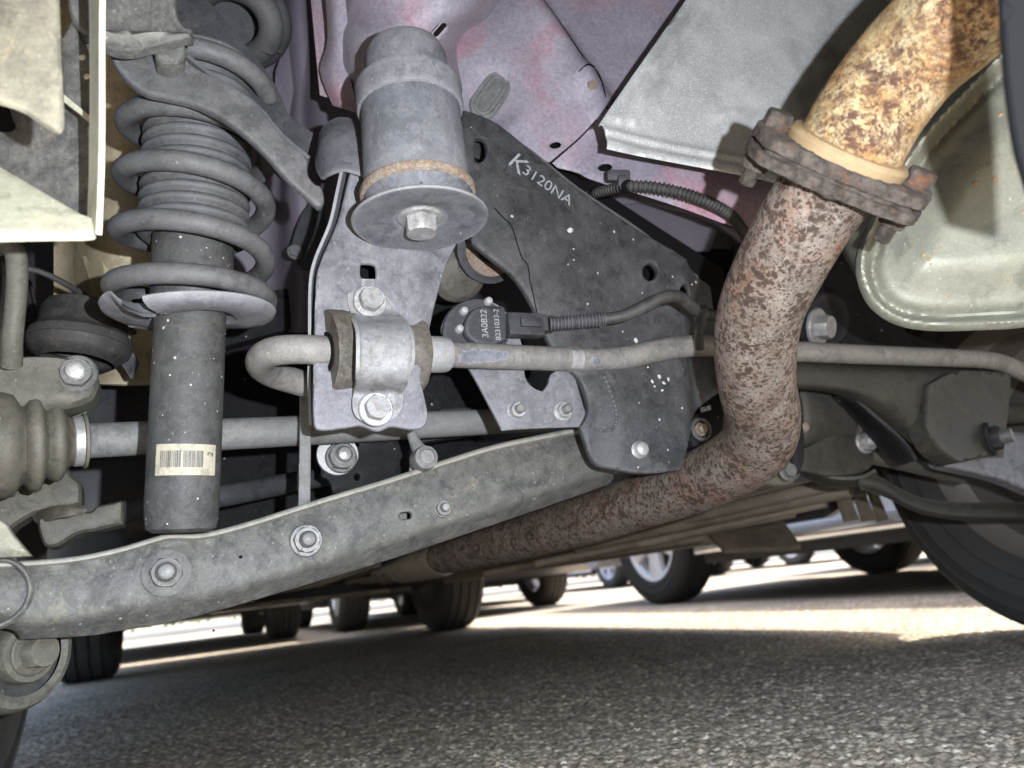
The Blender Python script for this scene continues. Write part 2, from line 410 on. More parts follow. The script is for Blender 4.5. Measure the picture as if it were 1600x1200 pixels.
dusty('rust_collar', (0.1473, 0.1023, 0.0450), (0.1064, 0.0532, 0.0205), (0.1841, 0.1391, 0.0737), .6)
dusty('rust_ring', (.17, .145, .115), (.16, .075, .03), (.25, .235, .21), .65, big=70, grain=.6)
dusty('under_brown', (0.0630, 0.0522, 0.0378), (0.1080, 0.0855, 0.0585), (0.1530, 0.1260, 0.0900), .6, big=6)
dusty('far_metal', (.09, .075, .055), (.15, .12, .085), (.2, .17, .12), .6, big=5)
# floor pan: primer with rosy overspray
t = NT('floor_primer')
c = t.mix(t.ramp(t.noise(7, 4, .5, dist=.5), [(.35, 0), (.66, 1)]), rgb(.19, .165, .20), rgb(.31, .29, .325))
c = t.mix(t.math('MULTIPLY', t.ramp(t.noise(8.3, 3, .5, dist=.9), [(.47, 0), (.66, 1)]), .75), c, rgb(.34, .155, .19))
g = t.noise(650, 3, .7); c = t.mix(t.ramp(g, [(.52, 0), (.75, .55)]), c, rgb(.34, .33, .35))
v = t.voro(70); c = t.mix(t.math('LESS_THAN', v.outputs['Distance'], t.math('MULTIPLY', t.math('SUBTRACT', t.noise(30, 3), .5), .3)), c, rgb(.5, .47, .5))
c = t.mix(t.math('MULTIPLY', t.ramp(t.noise(26, 9, .72, dist=.6), [(.52, 0), (.64, 1)]), .26), c, rgb(.14, .12, .145))
c = t.mix(1.0, c, t.ramp(t.noise(230, 5, .75), [(.3, .74), (.5, 1), (.7, 1.28)]), 'MULTIPLY')
mq = t.node('ShaderNodeMapping'); mq.inputs['Scale'].default_value = (300, 60, 200); mq.inputs['Rotation'].default_value = (.9, .3, .6); t.link(t.tc.outputs['Object'], mq.inputs['Vector'])
c = t.mix(t.math('MULTIPLY', t.ramp(t.noise(1., 3, .6, vec=mq.outputs[0]), [(.66, 0), (.72, 1)]), .5), c, rgb(.42, .40, .43))
t.color(c); t.rough(t.math('ADD', .36, t.math('MULTIPLY', t.noise(60, 5), .3)), 0, .5); t.bump(t.math('ADD', g, t.noise(40, 4)), .2, .0012)
t = NT('floor_dark'); c = t.mix(t.noise(14, 5), rgb(.075, .068, .085), rgb(.13, .115, .14))
v = t.voro(75); c = t.mix(t.math('LESS_THAN', v.outputs['Distance'], t.math('MULTIPLY', t.math('SUBTRACT', t.noise(22, 3), .48), .34)), c, rgb(.22, .21, .23)); t.color(c); t.rough(.6); t.bump(t.noise(500), .15, .0004)
# galvanised heat shield with a sparkling grain
t = NT('shield_zinc')
c = t.mix(t.ramp(t.noise(16, 6, .65, dist=.7), [(.3, 0), (.7, 1)]), rgb(.30, .31, .295), rgb(.50, .51, .50))
g = t.noise(900, 2, .8); c = t.mix(t.ramp(g, [(.53, 0), (.66, .9)]), c, rgb(.78, .78, .78))
c = t.mix(t.ramp(t.noise(9, 4, .6), [(.50, 0), (.66, .75)]), c, rgb(.17, .18, .165))
t.color(c); t.rough(t.math('ADD', .38, t.math('MULTIPLY', g, .25)), .35, .5); t.bump(g, .5, .0006)
# the two exhaust pipes
def rusty_pipe(name, base, base2, spot, orange, ssc, cover, om=.5, smear=.5, vor=True):
    t = NT(name)
    mv = t.node('ShaderNodeVectorMath', operation='ADD'); t.link(t.tc.outputs['Object'], mv.inputs[0])
    cn = t.node('ShaderNodeTexNoise'); cn.inputs['Scale'].default_value = 420; cn.inputs['Detail'].default_value = 4; t.link(t.tc.outputs['Object'], cn.inputs['Vector'])
    sc = t.node('ShaderNodeVectorMath', operation='SCALE'); sc.inputs['Scale'].default_value = .005; t.link(cn.outputs['Color'], sc.inputs[0]); t.link(sc.outputs[0], mv.inputs[1])
    fine = t.noise(700, 4, .75)
    c = t.mix(t.ramp(t.noise(55, 7, .7), [(.35, 0), (.65, 1)]), rgb(*base), rgb(*base2))
    c = t.mix(1.0, c, t.ramp(fine, [(.3, .62), (.5, 1.0), (.72, 1.45)]), 'MULTIPLY')
    og = t.math('MULTIPLY', t.ramp(t.noise(22, 5, .62, dist=.5), [(.44, 0), (.66, 1)]), t.ramp(t.noise(230, 6, .75), [(.36, 0), (.62, 1)]))
    c = t.mix(t.math('MULTIPLY', og, om), c, rgb(*orange))
    br = t.math('MULTIPLY', t.ramp(t.noise(34, 5, .6, dist=.8), [(.40, .15), (.62, 1)]), t.ramp(t.noise(340, 5, .75), [(.44, 0), (.60, 1)]))
    c = t.mix(t.math('MULTIPLY', br, smear), c, rgb(*[x * 2.2 for x in spot]))
    tot = br
    if vor:
        for s, k in ((ssc, cover), (ssc * 1.7, cover * 1.0), (ssc * 2.9, cover * .9)):
            v = t.voro(s, vec=mv.outputs[0]); th = t.math('MULTIPLY', t.math('SUBTRACT', t.noise(s * .3, 4, .7), .5 - k), 2.1)
            d = t.ramp(t.math('SUBTRACT', th, v.outputs['Distance']), [(.0, 0), (.06, .6), (.20, 1)])
            tone = t.mix(t.noise(110, 4), rgb(*spot), rgb(*[x * 2.4 + .006 for x in spot]))
            c = t.mix(t.math('MULTIPLY', d, .92), c, tone); tot = t.math('MAXIMUM', tot, d)
    else:
        for s, lo_, hi_ in ((150, .50, .58), (70, .53, .62), (420, .52, .60)):
            d = t.ramp(t.noise(s, 6, .72, vec=mv.outputs[0]), [(lo_, 0), (hi_, 1)]); d = t.math('MULTIPLY', d, t.ramp(t.noise(17, 4, .6), [(.34, .25), (.58, 1)]))
            tone = t.mix(t.noise(200, 4), rgb(*spot), rgb(*[x * 2.6 + .004 for x in spot]))
            c = t.mix(t.math('MULTIPLY', d, .95), c, tone); tot = t.math('MAXIMUM', tot, d)
    t.color(c); t.rough(t.math('ADD', .5, t.math('MULTIPLY', tot, .4)), .1, .35); t.bump(t.math('ADD', t.math('MULTIPLY', tot, .8), t.math('MULTIPLY', fine, .7)), .6, .0009)
    return t
rusty_pipe('pipe_spotted', (.098, .080, .064), (.175, .150, .128), (.016, .0082, .0045), (.13, .045, .015), 150, .165, om=.85, smear=.6)
rusty_pipe('pipe_golden', (.28, .165, .055), (.34, .295, .175), (.026, .010, .006), (.23, .085, .022), 300, .2, om=.85, smear=.75, vor=False)
t = NT('flange_rust'); c = t.mix(t.ramp(t.noise(120, 6, .7), [(.4, 0), (.62, 1)]), rgb(.030, .025, .021), rgb(.085, .070, .058))
c = t.mix(t.ramp(t.noise(45, 5, .65), [(.58, 0), (.70, .8)]), c, rgb(.15, .058, .022)); t.color(c); t.rough(.85, 0, .2); t.bump(t.noise(260, 6, .75), 1.0, .003)
# asphalt, tyres, simple paints
t = NT('asphalt')
v = t.voro(125); cell = t.node('ShaderNodeSeparateColor'); t.link(v.outputs['Color'], cell.inputs[0])
c = t.ramp(cell.outputs[0], [(0, rgb(.17, .138, .098)), (.45, rgb(.33, .277, .205)), (.8, rgb(.46, .39, .292)), (1, rgb(.66, .58, .46))])
c = t.mix(t.ramp(v.outputs['Distance'], [(.36, 0), (.68, .6)]), c, rgb(.06, .051, .040))
c = t.mix(t.ramp(t.noise(2.2, 4, .6), [(.4, 0), (.7, .4)]), c, rgb(.26, .21, .145))
c = t.mix(1.0, c, t.ramp(t.noise(.8, 5, .6, dist=.6), [(.35, .72), (.5, 1), (.65, 1.18)]), 'MULTIPLY')
c = t.mix(t.ramp(t.noise(33, 3, .6), [(.66, 0), (.74, .5)]), c, rgb(.17, .09, .045))
t.color(c); t.rough(.82, 0, .35); t.bump(t.math('SUBTRACT', t.noise(800, 3), t.math('MULTIPLY', v.outputs['Distance'], 1.6)), .5, .0022)
t = NT('tyre'); t.color(t.mix(t.noise(40, 6), rgb(.020, .020, .021), rgb(.042, .040, .037))); t.rough(.8, 0, .3); t.bump(t.noise(300, 4), .2, .0006)
t = NT('tyre_dusty'); t.color(t.mix(t.noise(30, 6), rgb(.035, .034, .033), rgb(.075, .07, .062))); t.rough(.85, 0, .25)
def plain(name, c, rough=.4, met=0., spec=.5):
    t = NT(name); t.color(t.mix(t.noise(22, 5), rgb(*[x * .88 for x in c]), rgb(*[min(1, x * 1.08) for x in c]))); t.rough(t.math('ADD', rough - .06, t.math('MULTIPLY', t.noise(45), .14)), met, spec); return t
plain('wheel_white', (.72, .73, .74), .35); plain('wheel_silver', (.55, .56, .58), .35, .5); plain('rim_dark', (.17, .15, .13), .5, .4)
plain('car_silver', (.62, .65, .68), .25, .4); plain('car_blue', (.12, .2, .36), .25); plain('car_white', (.75, .75, .74), .3); plain('car_dark', (.05, .05, .055), .3)
plain('glass_dark', (.02, .025, .03), .08); plain('trim_black', (.02, .02, .021), .6); plain('chrome', (.7, .72, .75), .15, .9)
dusty('paper', (.26, .243, .18), (.30, .28, .21), (.22, .205, .155), .4, big=60, grain=.25); plain('ink', (.05, .045, .05), .7); plain('paint_white', (.40, .405, .41), .8); t = NT('chalk'); t.color(t.mix(t.ramp(t.noise(420, 5, .75), [(.34, 0), (.52, 1)]), rgb(.10, .102, .108), rgb(.25, .255, .265))); t.rough(.85, 0, .2)
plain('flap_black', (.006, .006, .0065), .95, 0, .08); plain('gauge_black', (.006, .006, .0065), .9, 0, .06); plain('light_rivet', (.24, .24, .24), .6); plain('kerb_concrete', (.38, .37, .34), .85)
plain('hedge_green', (.06, .085, .03), .8); plain('lamp_glass', (.55, .2, .12), .2)

# ================================================================== THE GROUND
def cell_height(x, y, s):
    """bumpy stones: distance to the nearest jittered point of a square grid"""
    gx, gy = np.floor(x / s), np.floor(y / s); best = np.full(x.shape, 9.); top = np.zeros(x.shape)
    for i in (-1, 0, 1):
        for j in (-1, 0, 1):
            cx, cy = gx + i, gy + j; h = np.sin(cx * 127.1 + cy * 311.7) * 43758.5453; h -= np.floor(h)
            k = np.sin(cx * 269.5 + cy * 183.3) * 43758.5453; k -= np.floor(k); l = np.sin(cx * 51.3 + cy * 91.7) * 3758.5; l -= np.floor(l)
            d = np.hypot(x / s - cx - h, y / s - cy - k); m = d < best; best = np.where(m, d, best); top = np.where(m, l, top)
    return np.clip(.75 - best, 0, 1) * (.45 + .55 * top)
def build_ground():
    na, nr = 560, 640
    rr = .42 * np.exp(np.linspace(0, math.log(4.2 / .42), nr)); aa = np.linspace(R(-58), R(52), na)
    AA, RR = np.meshgrid(aa, rr); X, Y = np.sin(AA) * RR, np.cos(AA) * RR
    fade = np.clip((4.2 - RR) / 2.2, 0, 1) * np.clip((RR - .42) / .05, 0, 1) * np.clip((na / 2 - np.abs(np.arange(na) - na / 2 + .5)) / 8, 0, 1)[None]
    Z = (cell_height(X, Y, .0095) * .0070 + cell_height(X + 3.3, Y, .0045) * .0024 - .003) * fade
    V = np.stack([X, Y, Z], -1).reshape(-1, 3); F = []
    idx = np.arange(nr * na).reshape(nr, na)
    F = np.stack([idx[:-1, :-1], idx[:-1, 1:], idx[1:, 1:], idx[1:, :-1]], -1).reshape(-1, 4)
    Vs = V.tolist(); Fs = F.tolist()
    base = len(Vs)
    inner = [idx[0, j] for j in range(na)]
    # the rest of the sheet, out to the horizon, joined to the edge of the fine patch
    big = 300.
    outer_r = [idx[-1, j] for j in range(na)]; ring = []
    for j in range(na): Vs.append([math.sin(aa[j]) * big, math.cos(aa[j]) * big, 0]); ring.append(len(Vs) - 1)
    for j in range(na - 1): Fs.append([outer_r[j], outer_r[j + 1], ring[j + 1], ring[j]])
    back = [R(52) + k * (2 * math.pi - R(110)) / 24 for k in range(25)]; bi, bo = [], []
    for k, a in enumerate(back):
        Vs.append([math.sin(a) * .42, math.cos(a) * .42, 0]); bi.append(len(Vs) - 1)
        Vs.append([math.sin(a) * 4.2, math.cos(a) * 4.2, 0]); bo.append(len(Vs) - 1)
        Vs.append([math.sin(a) * big, math.cos(a) * big, 0])
    for k in range(24):
        Fs.append([bi[k], bi[k + 1], bo[k + 1], bo[k]]); Fs.append([bo[k], bo[k + 1], bo[k + 1] + 1, bo[k] + 1])
    Vs.append([0, 0, 0]); c0 = len(Vs) - 1
    for j in range(na - 1): Fs.append([c0, idx[0, j + 1], idx[0, j]])
    for k in range(24): Fs.append([c0, bi[k + 1], bi[k]])
    me = bpy.data.meshes.new('ground'); me.from_pydata(Vs, [], Fs); me.materials.append(MATS['asphalt']); me.shade_smooth()
    bm = bmesh.new(); bm.from_mesh(me); bmesh.ops.recalc_face_normals(bm, faces=bm.faces); bm.to_mesh(me); bm.free()
    o = bpy.data.objects.new('ground', me); COL.objects.link(o); o['kind'] = 'structure'
build_ground()

# ================================================================== WHEELS
def wheel(c, ax, rad, width, rimr, label, name='road_wheel', parent=None, tread=5, rim='rim_dark', style='steel', tyre='tyre', cat='wheel', group=None):
    """tyre with grooved tread; ax points to the wheel's outer face. As a thing, or as a part of a parked car"""
    w = width / 2; gp = .0055; pf = [(rimr - .008, -w * .86), (rimr + .004, -w * .93), (rimr + .018, -w * .985), (rimr + .021, -w * 1.0), (rimr + .024, -w * .99), (rimr + (rad - rimr) * .45, -w * 1.03), (rimr + (rad - rimr) * .47, -w * 1.045), (rimr + (rad - rimr) * .50, -w * 1.03), (rad - .038, -w * 1.02), (rad - .036, -w * 1.035), (rad - .033, -w * 1.02), (rad - .016, -w * .95), (rad - .004, -w * .80)]
    gs = np.linspace(-w * .62, w * .62, tread - 1)
    for z in gs: pf += [(rad, z - gp), (rad - .008, z - gp * .8), (rad - .008, z + gp * .8), (rad, z + gp)]
    pf += [(r, -z) for r, z in pf[:13][::-1]]
    own = parent is None
    if own: parent = Thing(name, label, cat, c - UP * rad, group)
    ty = lathe('tyre', pf, c, ax, tyre, parent, 96, smooth=28)
    # rim barrel with a stepped well, open towards the car, and the face on the outer side
    bar = [(rimr + .006, -w * .9), (rimr - .004, -w * .86), (rimr - .012, -w * .6), (rimr - .03, -w * .45), (rimr - .032, w * .3), (rimr - .012, w * .5), (rimr - .006, w * .84), (rimr + .006, w * .88)]
    rb = lathe('rim', bar, c, ax, rim, ty, 64, smooth=40)
    fz = w * .62
    if style == 'steel':
        lathe('wheel_disc', [(rimr - .012, fz * .62), (rimr * .72, fz * .75), (rimr * .55, fz * .45), (.085, fz * .4), (.07, fz * .1), (0, fz * .1)], c, ax, rim, ty if own else ty, 48)
    else:
        a = nrm(ax); e1 = nrm(np.cross(a, [.31, .2, .93])); e2 = np.cross(a, e1); n = 5 if style == 'five' else 10; Vs = []; Fs = []
        for k in range(n):
            th = 2 * math.pi * k / n + .3; hw0, hw1 = (.055, .047) if style == 'five' else (.022, .016)
            sk = 0 if style == 'five' else (.10 if k % 2 else -.10)
            d = math.cos(th) * e1 + math.sin(th) * e2; t_ = -math.sin(th) * e1 + math.cos(th) * e2
            d2 = math.cos(th + sk) * e1 + math.sin(th + sk) * e2
            b = len(Vs)
            for r, hw, z in ((.03, hw0, fz * 1.2), (rimr * .55, hw1, fz * 1.25), (rimr - .004, hw1 * 1.25, w * .78)):
                dd = d if r < .1 else d2
                for s_, dz in ((-1, 0), (-.6, .008), (.6, .008), (1, 0), (1, -.03), (-1, -.03)): Vs.append(c + dd * r + t_ * hw * s_ + a * (z + dz))
            for q in range(2):
                for i in range(6): Fs.append((b + q * 6 + i, b + q * 6 + (i + 1) % 6, b + q * 6 + 6 + (i + 1) % 6, b + q * 6 + 6 + i))
        link_mesh('spokes', Vs, Fs, rim, ty, 40)
        lathe('hub_cap', [(rimr * .36, fz * 1.0), (rimr * .34, fz * 1.38), (rimr * .15, fz * 1.5), (0, fz * 1.5)], c, ax, rim, ty, 32)
        for k in range(5):
            th = 2 * math.pi * k / 5 + .9; d = math.cos(th) * e1 + math.sin(th) * e2
            lathe('lug_nut', [(.013, 0), (.013, .008), (.007, .011), (0, .011)], c + d * rimr * .24 + a * fz * 1.42, a, 'rim_dark', ty, 10)
        if style == 'five':
            lathe('trim_ring', [(rimr - .03, w * .62), (rimr - .022, w * .84), (rimr - .003, w * .9), (rimr + .004, w * .86)], c, ax, rim, ty, 64)
        lathe('brake_disc', [(rimr * .75, 0), (rimr * .75, .012), (.06, .012), (.06, 0)], c, ax, 'rim_dark', ty, 40)
    return parent
RW = .335
wheel(car(-.285, .93, RW), -AX, RW, .22, .215, 'near black tyre whose inner sidewall stands behind the coil spring', 'road_wheel', tyre='tyre_dusty')
wheel(car(1.38, .81, .325), AX, .325, .22, .215, 'big dark tyre standing on the shadow edge under the pale muffler', 'road_wheel')
wheel(car(-.37, 3.85, RW), -AX, RW, .22, .215, 'ribbed black tyre half hidden behind the bushing eye of the long arm', 'road_wheel')
wheel(car(1.26, 3.98, RW), AX, RW, .22, .215, 'dark tyre with brown inner rim standing on the bright sunlit strip', 'road_wheel')

# ================================================================== THE CAR'S OWN BODY ABOVE
def body_shell():
    T = Thing('car_body', 'dark car body overhead that shades the ground under it', 'car body', car(.5, 2.2, .28))
    # upper shell, closed above, its underside well above the suspension
    def prism(name, prof, a0, a1, mat):
        V = []; m = len(prof)
        for a in (a0, a1): V += [car(a, f, z) for f, z in prof]
        F = [tuple(range(m)), tuple(m + i for i in range(m))[::-1]] + [(i, (i + 1) % m, m + (i + 1) % m, m + i) for i in range(m)]
        o = link_mesh(name, V, F, mat, T, 30); bm = bmesh.new(); bm.from_mesh(o.data); bmesh.ops.recalc_face_normals(bm, faces=bm.faces); bm.to_mesh(o.data); bm.free(); return o
    prism('upper_shell', [(.22, 1.02), (1.35, 1.02), (1.38, .34), (4.75, .34), (4.8, .75), (4.6, .95), (3.5, 1.05), (2.7, 1.5), (.9, 1.52), (.3, 1.12), (.22, 1.08)], -.45, 1.48, 'car_dark')
    arch = lambda fc: [(fc + .40 * math.cos(a), RW + .40 * math.sin(a)) for a in np.linspace(math.pi, 0, 14)]
    prof = [(.24, 1.1), (.24, .50), (.38, .44)] + arch(.83) + [(1.5, .26), (3.3, .26)] + arch(3.9) + [(4.5, .26), (4.75, .34), (4.75, 1.1)]
    for a in (-.47, 1.475): prism('side_panel', prof, a, a + .025, 'car_dark')
    prism('rear_bumper', [(.13, .49), (.16, .47), (.19, .49), (.20, 1.06), (.12, 1.04), (.10, .68)], -.45, 1.41, 'car_dark')  # out of view; its edge is placed to limit skylight on the parts
body_shell()

# ================================================================== FLOOR PAN, RAIL, SHIELD, MUFFLER
fp = P3((550, 0, .86), (1080, 0, .93), (850, 300, .80))
T = Thing('floor_pan', 'mauve painted trunk floor with rosy overspray above the mount', 'floor panel', fp.hit(850, 250))
def ridge(u, v, a, b, w, h):
    (x1, y1), (x2, y2) = a, b; L = math.hypot(x2 - x1, y2 - y1)
    t = np.clip(((u - x1) * (x2 - x1) + (v - y1) * (y2 - y1)) / L ** 2, 0, 1)
    d = np.hypot(u - x1 - t * (x2 - x1), v - y1 - t * (y2 - y1)); return h * np.exp(-(d / w) ** 2)
def smst(x, a, b):
    t = np.clip((x - a) / (b - a), 0, 1); return t * t * (3 - 2 * t)
def sd_line(u, v, a, b):                       # signed pixel distance to the line a-b
    (x1, y1), (x2, y2) = a, b; L = math.hypot(x2 - x1, y2 - y1); return ((u - x1) * (y2 - y1) - (v - y1) * (x2 - x1)) / L
def fdisp(u, v):
    h = ridge(u, v, (820, -10), (905, 130), 22, .012)
    h = h - .010 * smst(sd_line(u, v, (838, -10), (935, 118)), -6, 8) * smst(v, 260, 150)      # step right of the ridge
    h = h + ridge(u, v, (915, 128), (938, 175), 20, .010) + .004 * np.sin(u / 60) * np.sin(v / 75)
    h = h - .006 * smst(sd_line(u, v, (940, 175), (855, 262)), 2, 8)
    h = h - .010 * np.exp(-(((u - 768) / 46) ** 2 + ((v - 150) / 46) ** 2) ** 3)
    return h
hole = lambda u, v, a, b, r=0, n=12: [(u + a * math.cos(t) * math.cos(r) - b * math.sin(t) * math.sin(r), v + a * math.cos(t) * math.sin(r) + b * math.sin(t) * math.cos(r)) for t in np.linspace(0, 2 * math.pi, n, endpoint=False)]
sheet('panel', [(480, -60, 1), (1130, -60, 1), (1260, 250, 1), (1180, 350, 1), (1130, 341), (940, 278), (905, 262), (855, 250), (830, 238), (760, 200, 1), (640, 190, 1), (500, 150, 1)], fp, 'floor_primer', T, sp=.010, er=.002, disp=fdisp, th=.002,
      holes=[hole(868, 226, 9, 5, -.2), hole(948, 255, 11, 6, -.15)])
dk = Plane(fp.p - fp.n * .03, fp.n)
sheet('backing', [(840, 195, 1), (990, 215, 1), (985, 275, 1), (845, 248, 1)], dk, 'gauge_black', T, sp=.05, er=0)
def onfloor(u, v, k=.0): return fp.hit(u, v) + fp.n * (float(fdisp(np.array([u * 1.]), np.array([v * 1.]))[0]) + k)
for cr in ([(838, -8), (862, 28), (885, 62), (910, 98), (932, 120), (941, 145), (946, 176)], [(944, 176), (925, 196), (905, 216), (880, 238), (858, 256)], [(899, 131), (912, 122), (926, 113)]):
    P_ = catmull([onfloor(u, v, .0001) for u, v in cr], 6); V, F = tube_geo(P_, np.linspace(.0006, .0013, len(P_)), 8); link_mesh('crease_line', V, F, 'gauge_black', T, 60)  # thin black threads painting the shade in the floor's creases
nut(onfloor(921, 147), fp.n, .0042, .002, 'rust_ring', T, wr=.006, name='screw_head')
for u, v in ((885, 243), (915, 262), (985, 285), (1040, 304), (800, 222), (1000, 120), (1020, 60), (880, 30), (960, 215)):
    lathe('spot_weld', [(.0042, -.0003), (.0038, .0004), (.0025, .0001), (0, -.0003)], onfloor(u, v), fp.n, 'floor_primer', T, 14)
# oval rubber plug with moulded rings
pg = Plane(fp.hit(768, 150) - fp.n * .007, fp.n); a = -.95
T2 = Thing('floor_plug', 'grey oval rubber plug pressed into the mauve floor', 'plug', pg.hit(768, 170))
def capsule(u, v, l, w, r, n=10):
    p = [(l + w * math.cos(t), w * math.sin(t)) for t in np.linspace(-math.pi / 2, math.pi / 2, n)] + [(-l + w * math.cos(t), w * math.sin(t)) for t in np.linspace(math.pi / 2, 3 * math.pi / 2, n)]
    return [(u + x * math.cos(r) - y * math.sin(r), v + x * math.sin(r) + y * math.cos(r)) for x, y in p]
MATS['plug_grey'] = dusty('plug_grey', (0.1050, 0.1120, 0.1050), (0.1260, 0.1295, 0.1260), (0.1750, 0.1750, 0.1750), .5).m
def plugp(d): return .003 * smst(d, 0, .002) - .0011 * np.exp(-((d - .005) / .0008) ** 2) - .0011 * np.exp(-((d - .010) / .0008) ** 2)
sheet('plug', capsule(766, 150, 17, 23, a), pg, 'plug_grey', T2, sp=.0011, er=.001, prof=plugp, th=.003)
# the side rail the mount bolts to: swollen tube-like boss around the mount
T = Thing('frame_rail', 'rosy swollen frame rail above the rubber mount can', 'frame rail', W(620, 150, .74))
rows = []
for v_, l, r_, d0 in ((-70, 505, 800, .76), (-20, 512, 786, .76), (20, 514, 764, .755), (45, 512, 728, .75), (70, 515, 714, .745), (100, 520, 716, .74), (130, 540, 722, .735), (160, 556, 716, .73), (185, 566, 700, .725)):
    row = []
    for s in np.linspace(0, 1, 9): row.append((l + (r_ - l) * s, v_ + 8 * math.sin(s * 7), d0 + .075 * (2 * s - 1) ** 4 - .03 * math.sin(math.pi * s)))
    rows.append(row)
gridp('rail_skin', rows, 'floor_primer', T, th=.003)
# slotted hole: a rim, and a black plate over it painting the hole's darkness
sl = Plane(W(686, 48, .714), -nrm(DF + .35 * DR))
sheet('slot_rim', capsule(684, 49, 11, 6.5, -.85), sl, 'floor_primer', T, sp=.004, er=.0006, th=.004)
sheet('slot_dark', capsule(687, 46, 9, 4, -.85), Plane(sl.p + sl.n * .0008, sl.n), 'gauge_black', T, sp=.004, er=.0004, th=.003)
# wrinkled sealed seam left of the rail
gridp('sealed_seam', [[(505, -40, .80), (512, 60, .79), (500, 110, .79), (520, 165, .785)], [(518, -40, .775), (524, 60, .77), (518, 110, .77), (538, 170, .765)], [(535, -40, .77), (545, 60, .765), (545, 110, .765), (560, 175, .76)]], 'floor_primer', T, th=.003)
# wheel-house wall, dark, behind the spring top
T = Thing('wheelhouse_panel', 'dark folded wheelhouse panel between spring and frame rail', 'body panel', W(470, 280, .95))
rows = []
for v_ in (-80, 0, 80, 160, 240, 330, 430, 520):
    rows.append([(u + 4 * math.sin(v_ * .05 + u), v_, .98 + .02 * math.sin(u * .05) - (.03 if 440 < u < 480 else 0)) for u in (330, 380, 430, 452, 475, 500, 540, 640)])
gridp('panel', rows, 'floor_dark', T, th=.003)
sheet('stiffener', [(430, 110, 1), (446, 60), (452, 0, 1), (470, 0, 1), (466, 90), (440, 250, 1), (425, 250, 1)], P3((440, 0, .94), (480, 0, .94), (450, 250, .93)), 'floor_dark', T, sp=.02)
sheet('patch', [(452, 392, 1), (470, 335), (500, 300, 1), (520, 420, 1), (470, 420, 1)], P3((440, 300, .9), (520, 300, .9), (480, 400, .88)), 'dark_arm', T, sp=.02)
nut(W(461, 394, .875), -FW, .007, .004, 'dull_nut', T, wr=.009)
# lower floor panels behind the harness: stepped dark sheets
T = Thing('floor_crossmember', 'dark speckled crossmember sheet behind the wire harness', 'crossmember', W(1000, 380, .95))
pA = P3((850, 260, 1.0), (1200, 330, 1.1), (950, 400, .98))
sheet('upper_sheet', [(740, 200, 1), (860, 254, 1), (880, 255, 1), (1000, 300, 1), (1250, 395, 1), (1240, 460, 1), (1120, 350), (1000, 315, 1), (860, 330, 1), (740, 300, 1)], Plane(pA.p + pA.n * .012, pA.n), 'floor_dark', T, sp=.015, er=.002)
sheet('lower_sheet', [(820, 270, 1), (985, 302, 1), (1130, 346, 1), (1125, 352, 1), (1110, 391, 1), (1035, 391, 1), (960, 345, 1), (820, 330, 1)], pA, 'floor_dark', T, sp=.015, er=.002)
sheet('bottom_sheet', [(960, 388, 1), (1180, 388, 1), (1200, 470, 1), (1000, 470, 1)], Plane(pA.p - pA.n * .03, pA.n), 'dark_under', T, sp=.02, er=.002)

# heat shield
hs = P3((960, 215, .73), (1085, 0, .80), (1300, 200, .80))
T = Thing('heat_shield', 'galvanised grey heat shield sheet beside the exhaust pipe', 'heat shield', hs.hit(1000, 230))
def hdisp(u, v):
    h = ridge(u, v, (1106, -20), (968, 186), 7, .0035) + ridge(u, v, (1142, -20), (990, 188), 7, .0030)
    s = sd_line(u, v, (945, 205), (1190, 258)); h = h + .0035 * np.exp(-((s) / 7) ** 2) - .010 * smst(-s, 4, 30) * 0
    h = h + .006 * smst(sd_line(u, v, (945, 212), (1190, 265)), 3, -12)
    return h + .003 * np.sin(u / 70 + v / 90) + ridge(u, v, (1120, 180), (1150, 172), 6, .0015)
sheet('shield', [(1100, -40, 1), (947, 178), (941, 196), (946, 214), (946, 236, 1), (1060, 258), (1195, 290, 1), (1290, 320, 1), (1520, -40, 1)], hs, 'shield_zinc', T, sp=.0032, er=.0012, disp=hdisp, th=.0016)
nut(hs.hit(1180, 262) + hs.n * .003, hs.n, .008, .004, 'flange_rust', T, wr=.016, name='fixing_nut')

# muffler: rounded can with a rolled seam lip around its end plate
mf = P3((1450, 330, .60), (1600, 330, .58), (1470, 470, .59))
T = Thing('muffler', 'pale dented muffler can with rolled seam lip', 'muffler', mf.hit(1500, 520))
mo = [(1620, 30), (1560, 85), (1500, 145), (1440, 210), (1390, 285), (1352, 360), (1338, 405), (1340, 440), (1358, 478), (1395, 505), (1445, 516), (1520, 516), (1620, 508), (1760, 470), (1840, 300), (1800, 80), (1720, -20)]
def mprof(d):
    x = d * 1200 / .59
    lip = .009 * np.exp(-((x - 8) / 7) ** 2); well = -.007 * np.exp(-((x - 27) / 8) ** 2)
    return lip + well + .016 * smst(x, 34, 110) - .008 * smst(x, 110, 280)
sheet('end_plate', mo, mf, 'muffler_skin', T, sp=.0024, er=.003, prof=mprof, th=.004, n=9)
# the can behind, swept away from the camera, a little smaller than the lip
o2 = [mf.hit(*p) for p in outline(mo, 6)]; cen = np.mean(o2, 0); rows = []
dirb = nrm(FW * .5 + AX * .45 + UP * .62)
V = []; F = []; m = len(o2)
for z, s in ((.004, .985), (.03, .97), (.30, .97), (.33, .9)):
    for p in o2: V.append(cen + (p - cen) * s + dirb * z - mf.n * .006)
for k in range(3):
    for i in range(m): F.append((k * m + i, k * m + (i + 1) % m, (k + 1) * m + (i + 1) % m, (k + 1) * m + i))
F.append(tuple(3 * m + i for i in range(m)))
link_mesh('can', V, F, 'muffler_skin', T, 40)
